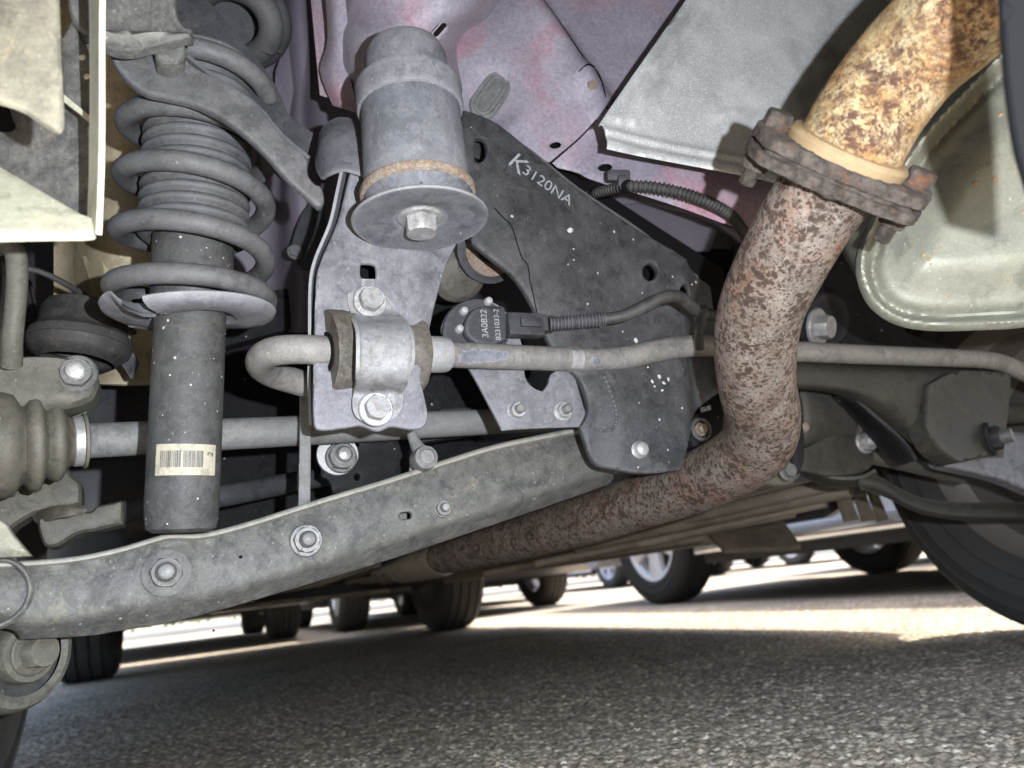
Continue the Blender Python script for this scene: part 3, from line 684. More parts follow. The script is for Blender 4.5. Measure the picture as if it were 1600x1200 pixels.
# rust freckles on the skin are small raised blisters
mo2 = mf.to2([mf.hit(*p) for p in outline(mo, 9)])
for (u, v, r) in ((1438, 406, .0024), (1446, 413, .0020), (1452, 406, .0016), (1448, 420, .0012), (1515, 298, .003), (1545, 292, .0034), (1480, 462, .0015), (1463, 396, .0014), (1560, 187, .0030), (1525, 150, .002), (1590, 340, .0018), (1500, 250, .0012), (1570, 440, .0014), (1430, 380, .0011)):
    p = mf.hit(u, v); q = p + mf.n * float(mprof(edgedist(mf.to2([p]), [mo2]))[0])
    r *= .6; lathe('rust_blister', [(r * 1.5, -.0004), (r, .0003), (r * .5, .0005), (0, .0006)], q, mf.n, 'rust_collar', T, 9)

# ================================================================== EXHAUST
T = Thing('exhaust_pipe', 'rusty bent exhaust pipe bolted together at a flange', 'exhaust pipe', W(1190, 770, .72))
up = [(1312, 258, .486, .0325), (1325, 237, .480, .0325), (1362, 170, .478, .0325), (1420, 95, .470, .0325), (1483, 36, .445, .0325), (1560, -30, .43, .0325), (1660, -90, .42, .0325)]
tube('tail_pipe', up, 'pipe_golden', T, seg=48, n=10)
lo = [(1312, 262, .494, .031), (1288, 300, .508, .031), (1258, 345, .52, .031), (1219, 415, .545, .0312), (1190, 480, .575, .0314), (1180, 540, .60, .0314), (1182, 600, .63, .031), (1192, 650, .66, .031), (1185, 690, .69, .031), (1150, 722, .73, .031), (1090, 752, .79, .031), (1000, 784, .88, .031), (900, 816, .98, .031), (780, 848, 1.15, .031), (680, 872, 1.4, .031), (600, 890, 1.7, .031)]
tube('front_pipe', lo, 'pipe_spotted', T, seg=48, n=10)
ta = nrm(W(*up[2][:3]) - W(*lo[1][:3])); fc = W(1309, 262, .488)          # pipe direction at the flange, pointing to the tail
la = W(1392, 318, .488) - W(1222, 208, .488); la = nrm(la - ta * (la @ ta)); lb = np.cross(ta, la)
def flange(z0, z1, name, k=1.0, jit=.0006):
    o2 = []
    for a in np.linspace(0, 2 * math.pi, 72, endpoint=False):
        r = .040 / (abs(math.cos(a)) ** 1.6 * .46 + abs(math.sin(a)) ** 2 * .98) ** .9
        r = min(r, .058) * k; o2.append((r * math.cos(a), min(max(r * math.sin(a), -.041), .041)))
    V = []; F = []; m = 72; rs = [(z0, .97), (z0 + (z1 - z0) * .12, 1), (z0 + (z1 - z0) * .88, 1), (z1, .97), (z1, .6), (z0, .6)]
    for z, s in rs:
        for (x, y) in o2: V.append(fc + ta * (z + RNG.normal(0, jit * .6)) + la * x * s * (1 + RNG.normal(0, jit * 10)) + lb * y * s * (1 + RNG.normal(0, jit * 10)))
    for q in range(6):
        for i in range(m): F.append((q * m + i, q * m + (i + 1) % m, ((q + 1) % 6) * m + (i + 1) % m, ((q + 1) % 6) * m + i))
    return link_mesh(name, V, F, 'flange_rust', T, 50)
flange(-.0005, .0078, 'tail_flange'); flange(-.0108, -.003, 'front_flange', 1.0); flange(-.0035, .0003, 'gasket', .93)
lathe('weld_collar', [(.032, .0065), (.0385, .0075), (.0392, .0125), (.037, .0155), (.0325, .0165)], fc, ta, 'rust_collar', T, 48)
for s, nm in ((-1, 1), (1, 1)):
    b = fc + la * .0470 * s
    nut(b + ta * .0068, ta, .0092, .010, 'flange_rust', T, wr=.011, name='flange_bolt', rot=.5 + s)
    nut(b - ta * .0103, -ta, .0092, .009, 'flange_rust', T, wr=.0105, sr=.0055, sl=.010, name='flange_nut')
# sleeve further along the pipe
tube('joint_sleeve', [(696, 868, 1.36, .033), (690, 870, 1.38, .036), (660, 876, 1.47, .037), (630, 883, 1.58, .036)], 'far_metal', T, seg=32)

# ================================================================== SUBFRAME
sf = PF(900, 450, .785)
T = Thing('subframe', 'black stamped rear subframe with white painted code', 'subframe', sf.hit(990, 740))
def sdisp(u, v):
    h = .016 * smst(sd_line(u, v, (735, 195), (1110, 425)), -4, -60) * 0
    h = .010 * np.exp(-((sd_line(u, v, (790, 330), (960, 640))) / 60) ** 2)              # soft swage down the middle
    h = h + .012 * smst(sd_line(u, v, (800, 240), (1110, 430)), 70, 10) * smst(v, 560, 300) * .6
    h = h - .022 * smst(u, 1060, 1110)                                                  # right part turns away
    h = h + .004 * (np.exp(-(np.hypot(u - 1010, v - 429) / 34) ** 4) + np.exp(-(np.hypot(u - 1068, v - 460) / 34) ** 4))
    h = h - .006 * smst(sd_line(u, v, (775, 330), (832, 480)), -3, 3) * 0
    h = h + .006 * smst(v, 560, 660) * smst(u, 930, 960)
    return h
sheet('front_plate', [(715, 186, 1), (742, 193), (775, 206), (830, 246), (900, 300), (1000, 366), (1108, 424), (1128, 440, 1), (1150, 600, 1), (1098, 640), (1075, 690), (1052, 738, 1), (1000, 744), (960, 738), (926, 722), (905, 668, 1), (915, 640), (900, 596), (868, 560), (845, 520), (825, 478), (798, 438), (765, 410), (735, 385, 1), (715, 300, 1)], sf, 'subframe_black', T, sp=.006, er=.0022, th=.006, disp=sdisp,
      holes=[hole(1010, 429, 11, 13), hole(1068, 460, 10, 13, -.2), [(736, 232), (748, 232), (752, 245), (748, 262), (736, 266), (733, 250)]])
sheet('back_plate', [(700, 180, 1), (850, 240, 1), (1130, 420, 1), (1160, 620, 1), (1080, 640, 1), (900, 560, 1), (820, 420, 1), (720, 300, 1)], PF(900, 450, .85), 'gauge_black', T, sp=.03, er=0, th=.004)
# top flange turned back from the front plate
tf = [(742, 193), (830, 246), (900, 300), (1000, 366), (1108, 424)]
grid('top_flange', [[sf.hit(*p) + sf.n * float(sdisp(np.array([p[0] * 1.]), np.array([p[1] * 1.]))[0] - .003) for p in tf], [sf.hit(*p) + FW * .05 + UP * .002 for p in tf]], 'subframe_black', T, th=.003)
# doubler on the left half with its torn sealed edge
cr = [(764, 336), (776, 350), (790, 364), (800, 392), (808, 412), (817, 424), (821, 446), (826, 462), (831, 482), (838, 506)]
P_ = catmull([sf.hit(*p) + sf.n * (float(sdisp(np.array([p[0] * 1.]), np.array([p[1] * 1.]))[0]) + .0002) for p in cr], 4); V, F = tube_geo(P_, .0006, 8); link_mesh('sealer_seam', V, F, 'gauge_black', T, 60)
fp_ = Plane(sf.p + sf.n * .008, sf.n)
pb = Plane(sf.p + sf.n * .003, sf.n)
q = nut(pb.hit(988, 707), -FW, .0125, .009, 'dull_nut', T, wr=.020, sr=.0085, sl=.006, smat='zinc', dome=True)
# lettering painted on the plate
tp = Plane(sf.p + sf.n * .0165, sf.n)
lettering('painted_code', 'K', tp, (799, 246), (812, 258), .029, 'chalk', T, off=-.0005)
lettering('painted_code', '3120NA', tp, (818, 263), (868, 298), .0175, 'chalk', T, off=-.0005)
# paint and mud splashes that stand on the plate
for (u, v, r) in ((884, 366, .0042), (992, 533, .003), (1015, 598, .002), (1028, 590, .0026), (1034, 600, .0024), (1030, 612, .0018), (1010, 575, .001), (1042, 594, .0022), (955, 366, .0013), (985, 378, .0011), (930, 430, .0013), (1046, 436, .0012), (1100, 432, .0016), (1085, 442, .0012), (1050, 470, .0015), (890, 395, .001), (880, 420, .001), (1018, 606, .0015), (912, 480, .0012), (1000, 460, .001), (970, 520, .0012), (1060, 640, .001), (1020, 660, .0012), (1040, 560, .001)):
    p = sf.hit(u, v); h = float(sdisp(np.array([u * 1.]), np.array([v * 1.]))[0]); sq = random.uniform(.5, 1.1)
    V_, F_ = lathe_geo([(r * 1.05, -.0004), (r, .0004), (r * .5, .0007), (0, .0008)], np.zeros(3), [0, 0, 1], 9)
    an = random.uniform(0, 3); V_ = np.array([p + sf.n * (h + x[2]) + sf.e1 * (x[0] * math.cos(an) - x[1] * sq * math.sin(an)) * random.uniform(.45, 1.25) + sf.e2 * (x[0] * math.sin(an) + x[1] * sq * math.cos(an)) for x in V_])
    link_mesh('paint_splash', V_, F_, 'paint_white', T, 60)
# inner tunnel behind the opening: dark parts that show between bracket and plate
T = Thing('inner_bushing', 'brown rubber bushing inside the dark subframe opening', 'bushing', W(725, 450, .86))
lathe('sleeve', [(.02, 0), (.036, 0), (.038, .003), (.038, .03), (.03, .034)], W(752, 385, .85), nrm(-FW - .55 * UP), 'dark_arm', T, 40)
lathe('rubber_core', [(.0, .012), (.02, .01), (.03, .004), (.033, -.03)], W(716, 430, .84), nrm(-FW - .9 * UP), 'rubber_brown', T, 40)
lathe('washer_ring', [(.016, .03), (.03, .034), (.032, .03), (.032, .025)], W(752, 385, .85), nrm(-FW - .55 * UP), 'rust_ring', T, 40)

# ================================================================== RUBBER MOUNT
mc = W(657, 345, .612); mu = UP
T = Thing('subframe_mount', 'grey cylindrical rubber mount with round disc and hex bolt', 'mount', mc)
lathe('can', [(.030, .028), (.0415, .027), (.0425, .030), (.0412, .10), (.0405, .104)], mc, mu, 'can_grey', T, 72)
lathe('rust_band', [(.040, .029), (.0455, .0275), (.0468, .0245), (.0462, .0205), (.0435, .0195), (.043, .023)], mc, mu, 'rust_ring', T, 72)
lathe('lower_rubber', [(.030, .004), (.036, .008), (.043, .0205)], mc, mu, 'can_grey', T, 72)
lathe('retainer_disc', [(0, .0035), (.02, .0032), (.024, .0012), (.040, .0010), (.050, -.0006), (.0535, -.0008), (.0545, .0006), (.0535, .0025), (.04, .004), (.02, .0055), (0, .0055)][::1], mc, mu, 'can_grey', T, 80, smooth=30)
lathe('upper_collar', [(.040, .098), (.0435, .099), (.0445, .103), (.0438, .113), (.0448, .117), (.0435, .1215), (.036, .1235), (.033, .1235)], mc, mu, 'bracket_grey', T, 72)
lathe('top_cap', [(.0345, .121), (.0350, .128), (.0345, .150), (.031, .158), (.02, .162), (0, .163)], mc, mu, 'bracket_grey', T, 64)
nut(mc + mu * .004, -mu, .0135, .013, 'zinc', T, wr=.0185, wh=.003, name='bolt_head', rot=.3)
# small locating tabs on the disc
boxo('tab', mc + mu * .004 + nrm(-FW) * .0465 - AX * .006, AX, FW, UP, (.012, .006, .005), 'can_grey', T, .001)
boxo('tab', mc - mu * .002 + nrm(FW) * .056 + AX * .012, AX, FW, UP, (.008, .006, .004), 'can_grey', T, .001)

# bracket that carries the mount and the stabilizer clamp
bk = PF(590, 500, .635)
T = Thing('stabilizer_bracket', 'upright grey bracket plate behind the bar clamp', 'bracket', bk.hit(580, 672))
def bdisp(u, v): return .008 * smst(u, 515, 545) * smst(u, 690, 640) * smst(v, 610, 560) + .006 * smst(v, 400, 300) - .004 * smst(u, 560, 610) * smst(v, 480, 420) + .0015 * np.sin(v / 31)
sheet('plate', [(548, 255, 1), (538, 300), (526, 350), (502, 405), (494, 440), (492, 520), (490, 600), (490, 655), (500, 672), (545, 668), (565, 666), (590, 674), (612, 667), (640, 671), (660, 668), (668, 650), (662, 615), (657, 588), (664, 550), (676, 490), (690, 440), (702, 405), (716, 378, 1), (716, 250, 1)], bk, 'bracket_grey', T, sp=.005, er=.0018, th=.0035, disp=bdisp,
      holes=[[(563, 419), (580, 419), (584, 424), (584, 438), (580, 441), (564, 441), (560, 437), (560, 424)]])
# flange folded towards the viewer along the left edge
gridp('side_flange', [[(544, 258, .655), (534, 305, .65), (523, 352, .65), (500, 405, .65), (492, 445, .648), (490, 520, .648), (488, 600, .648), (489, 662, .648)], [(537, 262, .640), (528, 305, .636), (517, 352, .635), (495, 405, .636), (487, 445, .637), (486, 520, .64), (485, 600, .643), (487, 664, .645)]], 'bracket_grey', T, th=.0025)
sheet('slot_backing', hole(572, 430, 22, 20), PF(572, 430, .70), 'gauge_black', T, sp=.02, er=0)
# ear: cupped flange left of the mount
gridp('ear', [[(494, 238, .70), (500, 205, .70), (520, 186, .70), (545, 184, .70), (575, 196, .70)],
              [(492, 250, .675), (502, 222, .672), (524, 206, .67), (548, 204, .67), (580, 214, .67)],
              [(495, 268, .66), (506, 250, .652), (528, 240, .648), (552, 240, .648), (584, 246, .65)],
              [(502, 280, .65), (512, 272, .64), (534, 264, .634), (556, 268, .634), (590, 282, .64)]], 'bracket_grey', T, th=.003)

def weld(parent, pts, r_=.0022, mat='dull_nut'):
    P_ = catmull(pts, 10); k = np.arange(len(P_)); V, F = tube_geo(P_, r_ * (1 + .28 * np.sin(k * 1.9)), 8); return link_mesh('weld_bead', V, F, mat, parent, 60)
weld(T, [bk.hit(u, v) + bk.n * (float(bdisp(np.array([u * 1.]), np.array([v * 1.]))[0])) for u, v in ((545, 272), (560, 268), (580, 272))], .003, 'bracket_grey')
# ================================================================== STABILIZER BAR
T = Thing('stabilizer_bar', 'grey stabilizer bar with flaked paint hooking around beside the clamp', 'stabilizer bar', W(800, 590, .70))
rb = .0117
bar = [(520, 612, .70), (490, 604, .695), (455, 594, .68), (425, 584, .662), (408, 572, .64), (408, 560, .622), (425, 550, .61), (455, 546, .606), (500, 547, .612), (560, 551, .63), (620, 553, .65), (700, 554, .68), (800, 558, .715), (880, 561, .745), (940, 562, .765), (985, 557, .78), (1030, 547, .795), (1075, 541, .81), (1120, 541, .825), (1240, 549, .87), (1400, 556, .94), (1500, 560, .985), (1555, 565, 1.01), (1600, 582, 1.03), (1660, 612, 1.05)]
tb = dusty('bar_flaked', (.20, .195, .185), (.25, .24, .23), (.34, .32, .29), .6)
tube('bar', [(*p, rb) for p in bar[:9]] + [(*p, rb) for p in bar[9:]], 'bar_grey', T, seg=28, n=10)
# flaked patches, thin chips of bare dark steel on the paint; and the pale marks
bp = lambda u, v, d: Plane(W(u, v, d - rb * 1.0), W(u, v, d) * 0 - DF)
def bar_patch(name, u0, u1, fn, mat, v_lo, v_hi, off=.0003, nu=26):
    """patch wrapped on the bar's near side between two pixel columns; fn gives its ragged limits"""
    C = catmull([np.append(W(*p), 0) for p in bar], 10)[:, :3]; uu, vv, dd = pix(C)
    us = np.linspace(u0, u1, nu); rows = []
    for i, u in enumerate(us):
        k = np.argsort(np.where((uu > 500), np.abs(uu - u), 1e9))[:2]; w = np.abs(uu[k] - u) + 1e-6; c = (C[k] / w[:, None]).sum(0) / (1 / w).sum()
        a, b = fn(i / (nu - 1)); row = []
        for t in np.linspace(a, b, 5):
            an = t * 1.25; tg = nrm(C[min(k[0] + 1, len(C) - 1)] - C[k[0] - 1]); o1 = nrm((CC - c) - tg * ((CC - c) @ tg)); o2_ = nrm(-DU - tg * (-DU @ tg) - o1 * (-DU @ o1)); row.append(c + (rb + off) * (math.cos(an) * o1 + math.sin(an) * o2_))
        rows.append(row)
    return grid(name, rows, mat, T, th=.0002, n=2, m=1, smooth=60)
rn = np.random.default_rng(3).normal(0, .16, 64)
MATS['flake_steel'] = dusty('flake_steel', (.085, .09, .11), (.11, .115, .135), (.2, .2, .22), .3).m
bar_patch('bare_patch', 708, 784, lambda s: (-.30 + .30 * abs(s - .45) + rn[int(s * 24)] * .5 - .2 * s, .55 - .60 * abs(s - .25) + rn[63 - int(s * 24)] * .5), 'flake_steel', 0, 0)
bar_patch('bare_patch', 915, 930, lambda s: (-.1 + rn[int(s * 9)] * .5, .3 + rn[int(s * 7 + 20)] * .5), 'flake_steel', 0, 0, nu=10)
bar_patch('pale_band', 886, 904, lambda s: (-1.15, 1.15), 'strap_grey', 0, 0, off=.00025, nu=6)
bar_patch('pale_tip', 512, 527, lambda s: (-1.1, 1.1), 'paint_white', 0, 0, off=.0004, nu=6)
c0, c1 = W(664, 553.5, .666), W(703, 554.5, .68)
lathe('collar', [(rb, 0), (.0155, .0), (.0162, .002), (.0160, .018), (.0150, .0215), (rb, .022)], c0, c1 - c0, 'strap_grey', T, 40)
# rubber block inside the clamp
ba = nrm(c1 - c0)
T = Thing('bar_bushing', 'crumbling brown rubber bushing squeezed in the bar clamp', 'bushing', W(545, 615, .62))
ctr = W(596, 553, .640); e_up = nrm(DU - ba * (DU @ ba)); e_out = np.cross(ba, e_up); e_out = e_out if e_out @ (CC - ctr) > 0 else -e_out
V = []; F = []; m = 40; zs = [(-.047, .84), (-.0475, .97), (-.045, 1.0), (-.028, 1.0), (-.018, .94), (0, .9), (.02, .93), (.030, 1.0), (.034, .97), (.0345, .55)]
for z, s in zs:
    for k in range(m):
        a = 2 * math.pi * k / m; r = .0350 * s * (1 + RNG.normal(0, .008)); V.append(ctr + ba * z + r * (math.sin(a) * e_up + math.cos(a) * e_out * .92) - e_out * .004)
for q in range(len(zs) - 1):
    for k in range(m): F.append((q * m + k, q * m + (k + 1) % m, (q + 1) * m + (k + 1) % m, (q + 1) * m + k))
F.append(tuple(range(m))[::-1]); link_mesh('rubber_block', V, F, 'rubber_brown', T, 50)
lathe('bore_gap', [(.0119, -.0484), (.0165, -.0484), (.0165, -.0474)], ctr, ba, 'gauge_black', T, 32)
# strap
T = Thing('bar_clamp', 'pale steel saddle clamp with two hex bolts', 'clamp', W(590, 655, .62))
sp_ = Plane(bk.p + bk.n * .0095, bk.n)
rows = []
for v, l, r_, h in ((436, 566, 584, 0), (446, 565, 585, 0), (454, 560, 592, .0), (459, 545, 600, .0005), (472, 544, 612, .0008), (488, 548, 622, .0015), (498, 552, 630, .010), (506, 556, 636, .021), (520, 560, 641, .031), (540, 561, 643, .0365), (560, 561, 643, .037), (580, 560, 641, .0335), (596, 557, 637, .024), (606, 555, 634, .012), (614, 553, 630, .003), (625, 551, 629, .0008), (640, 552, 626, .0005), (652, 558, 618, .0), (660, 572, 604, 0)):
    row = []
    for s in (0, .08, .3, .5, .7, .92, 1):
        flare = .004 * (1 if s in (0, 1) else 0) * (1 if 495 < v < 612 else .3)
        row.append(sp_.hit(l + (r_ - l) * s, v) + sp_.n * (h - .0 + flare) + (0 if v < 400 else 0))
    rows.append(row)
# keep the photographed outline: slide raised rows back along the view to their pixels
fix = []
for row, (v, l, r_, h) in zip(rows, ((436, 566, 584, 0), (446, 565, 585, 0), (454, 560, 592, .0), (459, 545, 600, .0005), (472, 544, 612, .0008), (488, 548, 622, .0015), (498, 552, 630, .010), (506, 556, 636, .021), (520, 560, 641, .031), (540, 561, 643, .0365), (560, 561, 643, .037), (580, 560, 641, .0335), (596, 557, 637, .024), (606, 555, 634, .012), (614, 553, 630, .003), (625, 551, 629, .0008), (640, 552, 626, .0005), (652, 558, 618, .0), (660, 572, 604, 0))):
    pl = Plane(sp_.p + sp_.n * h, sp_.n); fix.append([pl.hit(l + (r_ - l) * s, v) + sp_.n * (.003 if s in (0, 1) and 495 < v < 612 else 0) for s in (0, .08, .3, .5, .7, .92, 1)])
grid('saddle', fix, 'strap_grey', T, th=.003, n=3, m=4, smooth=60)
for (u, v, nm) in ((577, 473, '8'), (586, 641, '8')):
    p = sp_.hit(u, v) + sp_.n * .003
    b = nut(p, sp_.n, .0105, .0085, 'strap_grey', T, wr=.0138, wh=.002, name='clamp_bolt', wmat='zinc', rot=.1)
    hp = Plane(p + sp_.n * .0101, sp_.n); uu, vv, _ = pix(hp.p)
    lettering('stamped_grade', nm, hp, (float(uu) - 4, float(vv) + 2), (float(uu) + 6, float(vv) - 1), .0075, 'rim_dark', b, off=.0002)

# ================================================================== SENSOR AND ITS PLATE
sp = PF(800, 560, .735)
T = Thing('sensor_plate', 'grey sheet metal sensor plate with two nuts and curved notch', 'bracket', sp.hit(850, 668))
sheet('plate', [(691, 517), (697, 494), (713, 476), (738, 467), (762, 470), (785, 482), (800, 505), (812, 530), (818, 560, 1), (820, 590), (832, 606), (847, 612, 1), (856, 600), (860, 586), (872, 578, 1), (896, 578, 1), (906, 610), (915, 640), (922, 666, 1), (850, 669), (784, 673, 1), (760, 625), (735, 578), (705, 535)], sp, 'bracket_grey', T, sp=.007, er=.001, th=.003, disp=lambda u, v: .0035 * np.exp(-(np.hypot(u - 806, v - 643) / 27) ** 8) + .002 * np.sin(u / 40))
nut(sp.hit(804, 644) + sp.n * .0035, -FW, .0078, .006, 'zinc', T, wr=.0098, sr=.0045, sl=.006, smat='dull_nut')
nut(sp.hit(879, 643), -FW, .0078, .006, 'zinc', T, wr=.0098, sr=.0045, sl=.006, smat='dull_nut')
T = Thing('level_sensor', 'small black round sensor with stamped number and plugged cable', 'sensor', sp.hit(755, 540))
s2 = Plane(sp.p + sp.n * .012, sp.n)
sheet('base_disc', hole(744, 518, 52, 51, 0, 24), Plane(sp.p + sp.n * .0035, sp.n), 'plastic_black', T, sp=.006, er=.0015, th=.003)
sheet('housing', [(728, 500), (738, 484), (755, 477, 1), (788, 477, 1), (792, 490), (793, 530, 1), (775, 538), (750, 538), (733, 528), (726, 515)], s2, 'plastic_black', T, sp=.003, er=.003, th=.014)
for (u, v) in ((715, 517), (722, 489), (760, 474)):
    lathe('rivet', [(.0042, 0), (.0042, .003), (.003, .0055), (0, .0065)], sp.hit(u, v) + sp.n * .0035, sp.n, 'light_rivet', T, 16)
tx = Plane(s2.p + s2.n * .0001, s2.n)
lettering('stamped_number', '3A0B22', tx, (759, 528), (756, 492), .0088, 'chalk', T, off=.0003)
lettering('stamped_number', 'B231033-2', tx, (779, 532), (775, 485), .0072, 'chalk', T, off=.0003)
boxo('plug', s2.hit(820, 508) - s2.n * .002, AX, UP, FW, (.037, .023, .014), 'plastic_black', T, .002)
boxo('plug_latch', s2.hit(826, 507) + s2.n * .006, AX, UP, FW, (.022, .009, .004), 'plastic_black', T, .001)
boxo('plug_collar', s2.hit(852, 506) - s2.n * .002, AX, UP, FW, (.016, .017, .012), 'plastic_black', T, .002)
T = Thing('sensor_cable', 'dusty ribbed cable running from the sensor plug across the subframe', 'cable', W(980, 500, .72))
tube('conduit', [(860, 506, .722, .0066), (900, 503, .722, .0063), (945, 499, .725, .006)], 'plastic_black', T, n=20, ridge=(.0032, .0006), seg=16)
tube('sheath', [(940, 499, .725, .0055), (975, 493, .722, .0058), (1010, 478, .72, .006), (1040, 464, .722, .0062), (1062, 465, .735, .0062), (1085, 482, .755, .0062), (1110, 492, .78, .0062), (1150, 494, .82, .0062)], 'rubber', T, n=12, seg=16)
tube('tail', [(1094, 484, .76, .0045), (1096, 500, .765, .0045), (1092, 520, .77, .0045), (1094, 545, .78, .0045)], 'rubber', T, seg=12)
lathe('cable_clip', [(.0065, -.006), (.008, -.005), (.008, .005), (.0065, .006)], W(1096, 490, .768), DR + .2 * DU, 'plastic_black', T, 16)
T = Thing('wire_harness', 'black ribbed wire harness clipped under the mauve floor', 'wire harness', W(1030, 330, .85))
tube('conduit', [(885, 322, .87, .0050), (915, 308, .84, .0050), (950, 297, .80, .0050), (985, 291, .775, .0054), (1030, 294, .77, .0054), (1080, 306, .775, .0054), (1125, 325, .79, .0054), (1150, 345, .81, .0054), (1172, 378, .85, .0054)], 'rubber', T, n=16, ridge=(.0045, .0007), seg=18)
tube('tape', [(925, 304, .828, .0060), (962, 295, .792, .0062), (978, 292, .779, .0068), (984, 291, .775, .0068)], 'gauge_black', T, seg=18)
boxo('clip_head', W(966, 275, .785), DR, DU, DF, (.024, .012, .010), 'plastic_black', T, .003); boxo('clip_stem', W(972, 284, .781), DR, DU, DF, (.010, .012, .012), 'plastic_black', T, .002)

weld_T = bpy.data.objects['subframe']
P_ = catmull([sf.hit(u, v) + sf.n * (float(sdisp(np.array([u * 1.]), np.array([v * 1.]))[0])) for u, v in ((918, 668), (926, 672), (938, 676), (948, 674), (952, 660), (950, 640), (944, 615), (936, 592))], 12)
V, F = tube_geo(P_, .0016 * (1 + .35 * np.sin(np.arange(len(P_)) * 1.7)), 8)
tt_ = Thing.__new__(Thing); tt_.o = weld_T; tt_.loc = np.array(weld_T.location)
link_mesh('weld_bead', V, F, 'subframe_black', tt_, 60)
# ================================================================== COIL-OVER SHOCK
sa = MC @ nrm(np.array([-.024, .985, .16])); s0 = W(309, 240, .62)       # axis, pointing up; a point on it
def sat(v):                                                             # the axis point that shows at photo row v
    lo_, hi_ = -.5, .5
    for _ in range(40):
        m_ = (lo_ + hi_) / 2
        if pix(s0 + sa * m_)[1] > v: lo_ = m_
        else: hi_ = m_
    return m_
se1 = nrm(MC @ np.array([1, .09, 0])); se2 = nrm(np.cross(sa, se1)); se1b = nrm(np.cross(se2, sa))
T = Thing('coil_shock', 'grey coil spring shock absorber with barcode sticker', 'shock absorber', s0 + sa * sat(835))
zb, zt = sat(832), sat(480)
lathe('body_tube', [(0, zb), (.020, zb), (.0245, zb + .003), (.0255, zb + .01), (.0262, zb + .02), (.0262, zt + .01)], s0, sa, 'shock_black', T, 64, e1=se1b)
lathe('upper_tube', [(.0262, zt), (.029, zt + .004), (.0302, sat(455)), (.0302, sat(350))], s0, sa, 'shock_black', T, 56, e1=se1b)
# bellows of the dust boot
pf = []; z = sat(378); top = sat(110); k = 0
while z < top:
    rr = .0415 - .0 * k; pf += [(rr - .0042, z), (rr - .0008, z + .0022), (rr, z + .0045), (rr - .0008, z + .0068), (rr - .0042, z + .009)]; z += .0092; k += 1
pf = [(.031, sat(378) + .001), (.0335, sat(380))] + pf
lathe('dust_boot', pf, s0, sa, 'boot_rubber', T, 64, smooth=60)
# spring: helix, tighter towards the seat, closed end at the bottom
HP = []
z_hi, z_lo = sat(150), sat(448)
# left extremes of the wire in the photo: rows 195, 270, 355, 455
turns = [(-.75, sat(128)), (0, sat(198)), (1, sat(276)), (2, sat(360)), (3, sat(448)), (3.35, sat(466)), (4.0, sat(480))]
tt = np.linspace(-.75, 3.95, 300); zz = np.interp(tt, [a for a, b in turns], [b for a, b in turns])
zz = np.convolve(np.pad(zz, 12, mode='edge'), np.ones(25) / 25, 'valid')
near = -1 if (se2 @ DF) > 0 else 1
HP = [s0 + sa * z + (.0535 + .004 * max(0, (t_ - 2) / 2)) * (-math.cos(2 * math.pi * t_) * se1 + math.sin(2 * math.pi * t_) * se2 * near) for t_, z in zip(tt, zz)]
V, F = tube_geo(np.array(HP), .0079, 24); link_mesh('spring', V, F, 'spring_grey', T, 60)
# lower spring seat: stepped dish with a cut-away
zs_ = sat(510)
def seat():
    V = []; F = []; na = 90; prof = [(.0275, .010), (.030, .0075), (.034, .0015), (.045, 0.), (.060, .0012), (.067, .0045), (.0685, .0075), (.0672, .0085), (.066, .0055), (.059, .0035), (.045, .0025), (.034, .0042), (.0295, .011)]
    for k in range(na + 1):
        a = 2 * math.pi * k / na
        d = math.cos(a) * se1 + math.sin(a) * se2 * near        # a=0 right, 90 near, 180 left
        lift = .012 * smst(np.array(math.degrees(a)), 110, 128) * smst(np.array(math.degrees(a)), 330, 250)
        for r, z in prof: V.append(s0 + sa * (zs_ + z + float(lift) + .004 * math.cos(a)) + d * (r if r < .035 else .035 + (r - .035) * .86))
    L = len(prof)
    for k in range(na):
        if math.radians(96) < 2 * math.pi * (k + .5) / na < math.radians(112): continue
        for i in range(L): F.append((k * L + i, (k + 1) * L + i, (k + 1) * L + (i + 1) % L, k * L + (i + 1) % L))
    o = link_mesh('spring_seat', V, F, 'bracket_grey', T, 45); bm = bmesh.new(); bm.from_mesh(o.data); bmesh.ops.remove_doubles(bm, verts=bm.verts, dist=1e-6); bmesh.ops.recalc_face_normals(bm, faces=bm.faces); bm.to_mesh(o.data); bm.free()
seat()
# sticker with bar code, wrapped on the tube
def wrap(name, a0, a1, v0, v1, mat, off, parent, n=14):
    z1, z0 = sat(v0), sat(v1); V = []; F = []
    for i in range(n + 1):
        a = a0 + (a1 - a0) * i / n; d = math.sin(a) * se1b + math.cos(a) * se2 * near
        for z in (z0, z1): V.append(s0 + sa * z + d * (.0262 + off))
    for i in range(n): F.append((2 * i, 2 * i + 2, 2 * i + 3, 2 * i + 1))
    return link_mesh(name, V, F, mat, parent, 60)
lb_ = wrap('sticker', -.38, 1.35, 698, 745, 'paper', .0004, T)
x = -.22; rr_ = random.Random(5)
while x < .92:
    w = rr_.choice((.012, .012, .022, .034)); 
    if not (.30 < x < .38): wrap('bar_code_line', x, x + w, 708, 733, 'ink', .0007, lb_, 2)
    x += w + rr_.choice((.012, .016, .026))
pp = Plane(s0 + sa * sat(716) + (.0268) * (math.sin(1.12) * se1b + math.cos(1.12) * se2 * near), math.sin(1.12) * se1b + math.cos(1.12) * se2 * near)
uu, vv, _ = pix(pp.p); lettering('sticker_digit', '2', pp, (float(uu), float(vv)), (float(uu) + 1, float(vv) - 6), .007, 'ink', lb_, off=.0006)

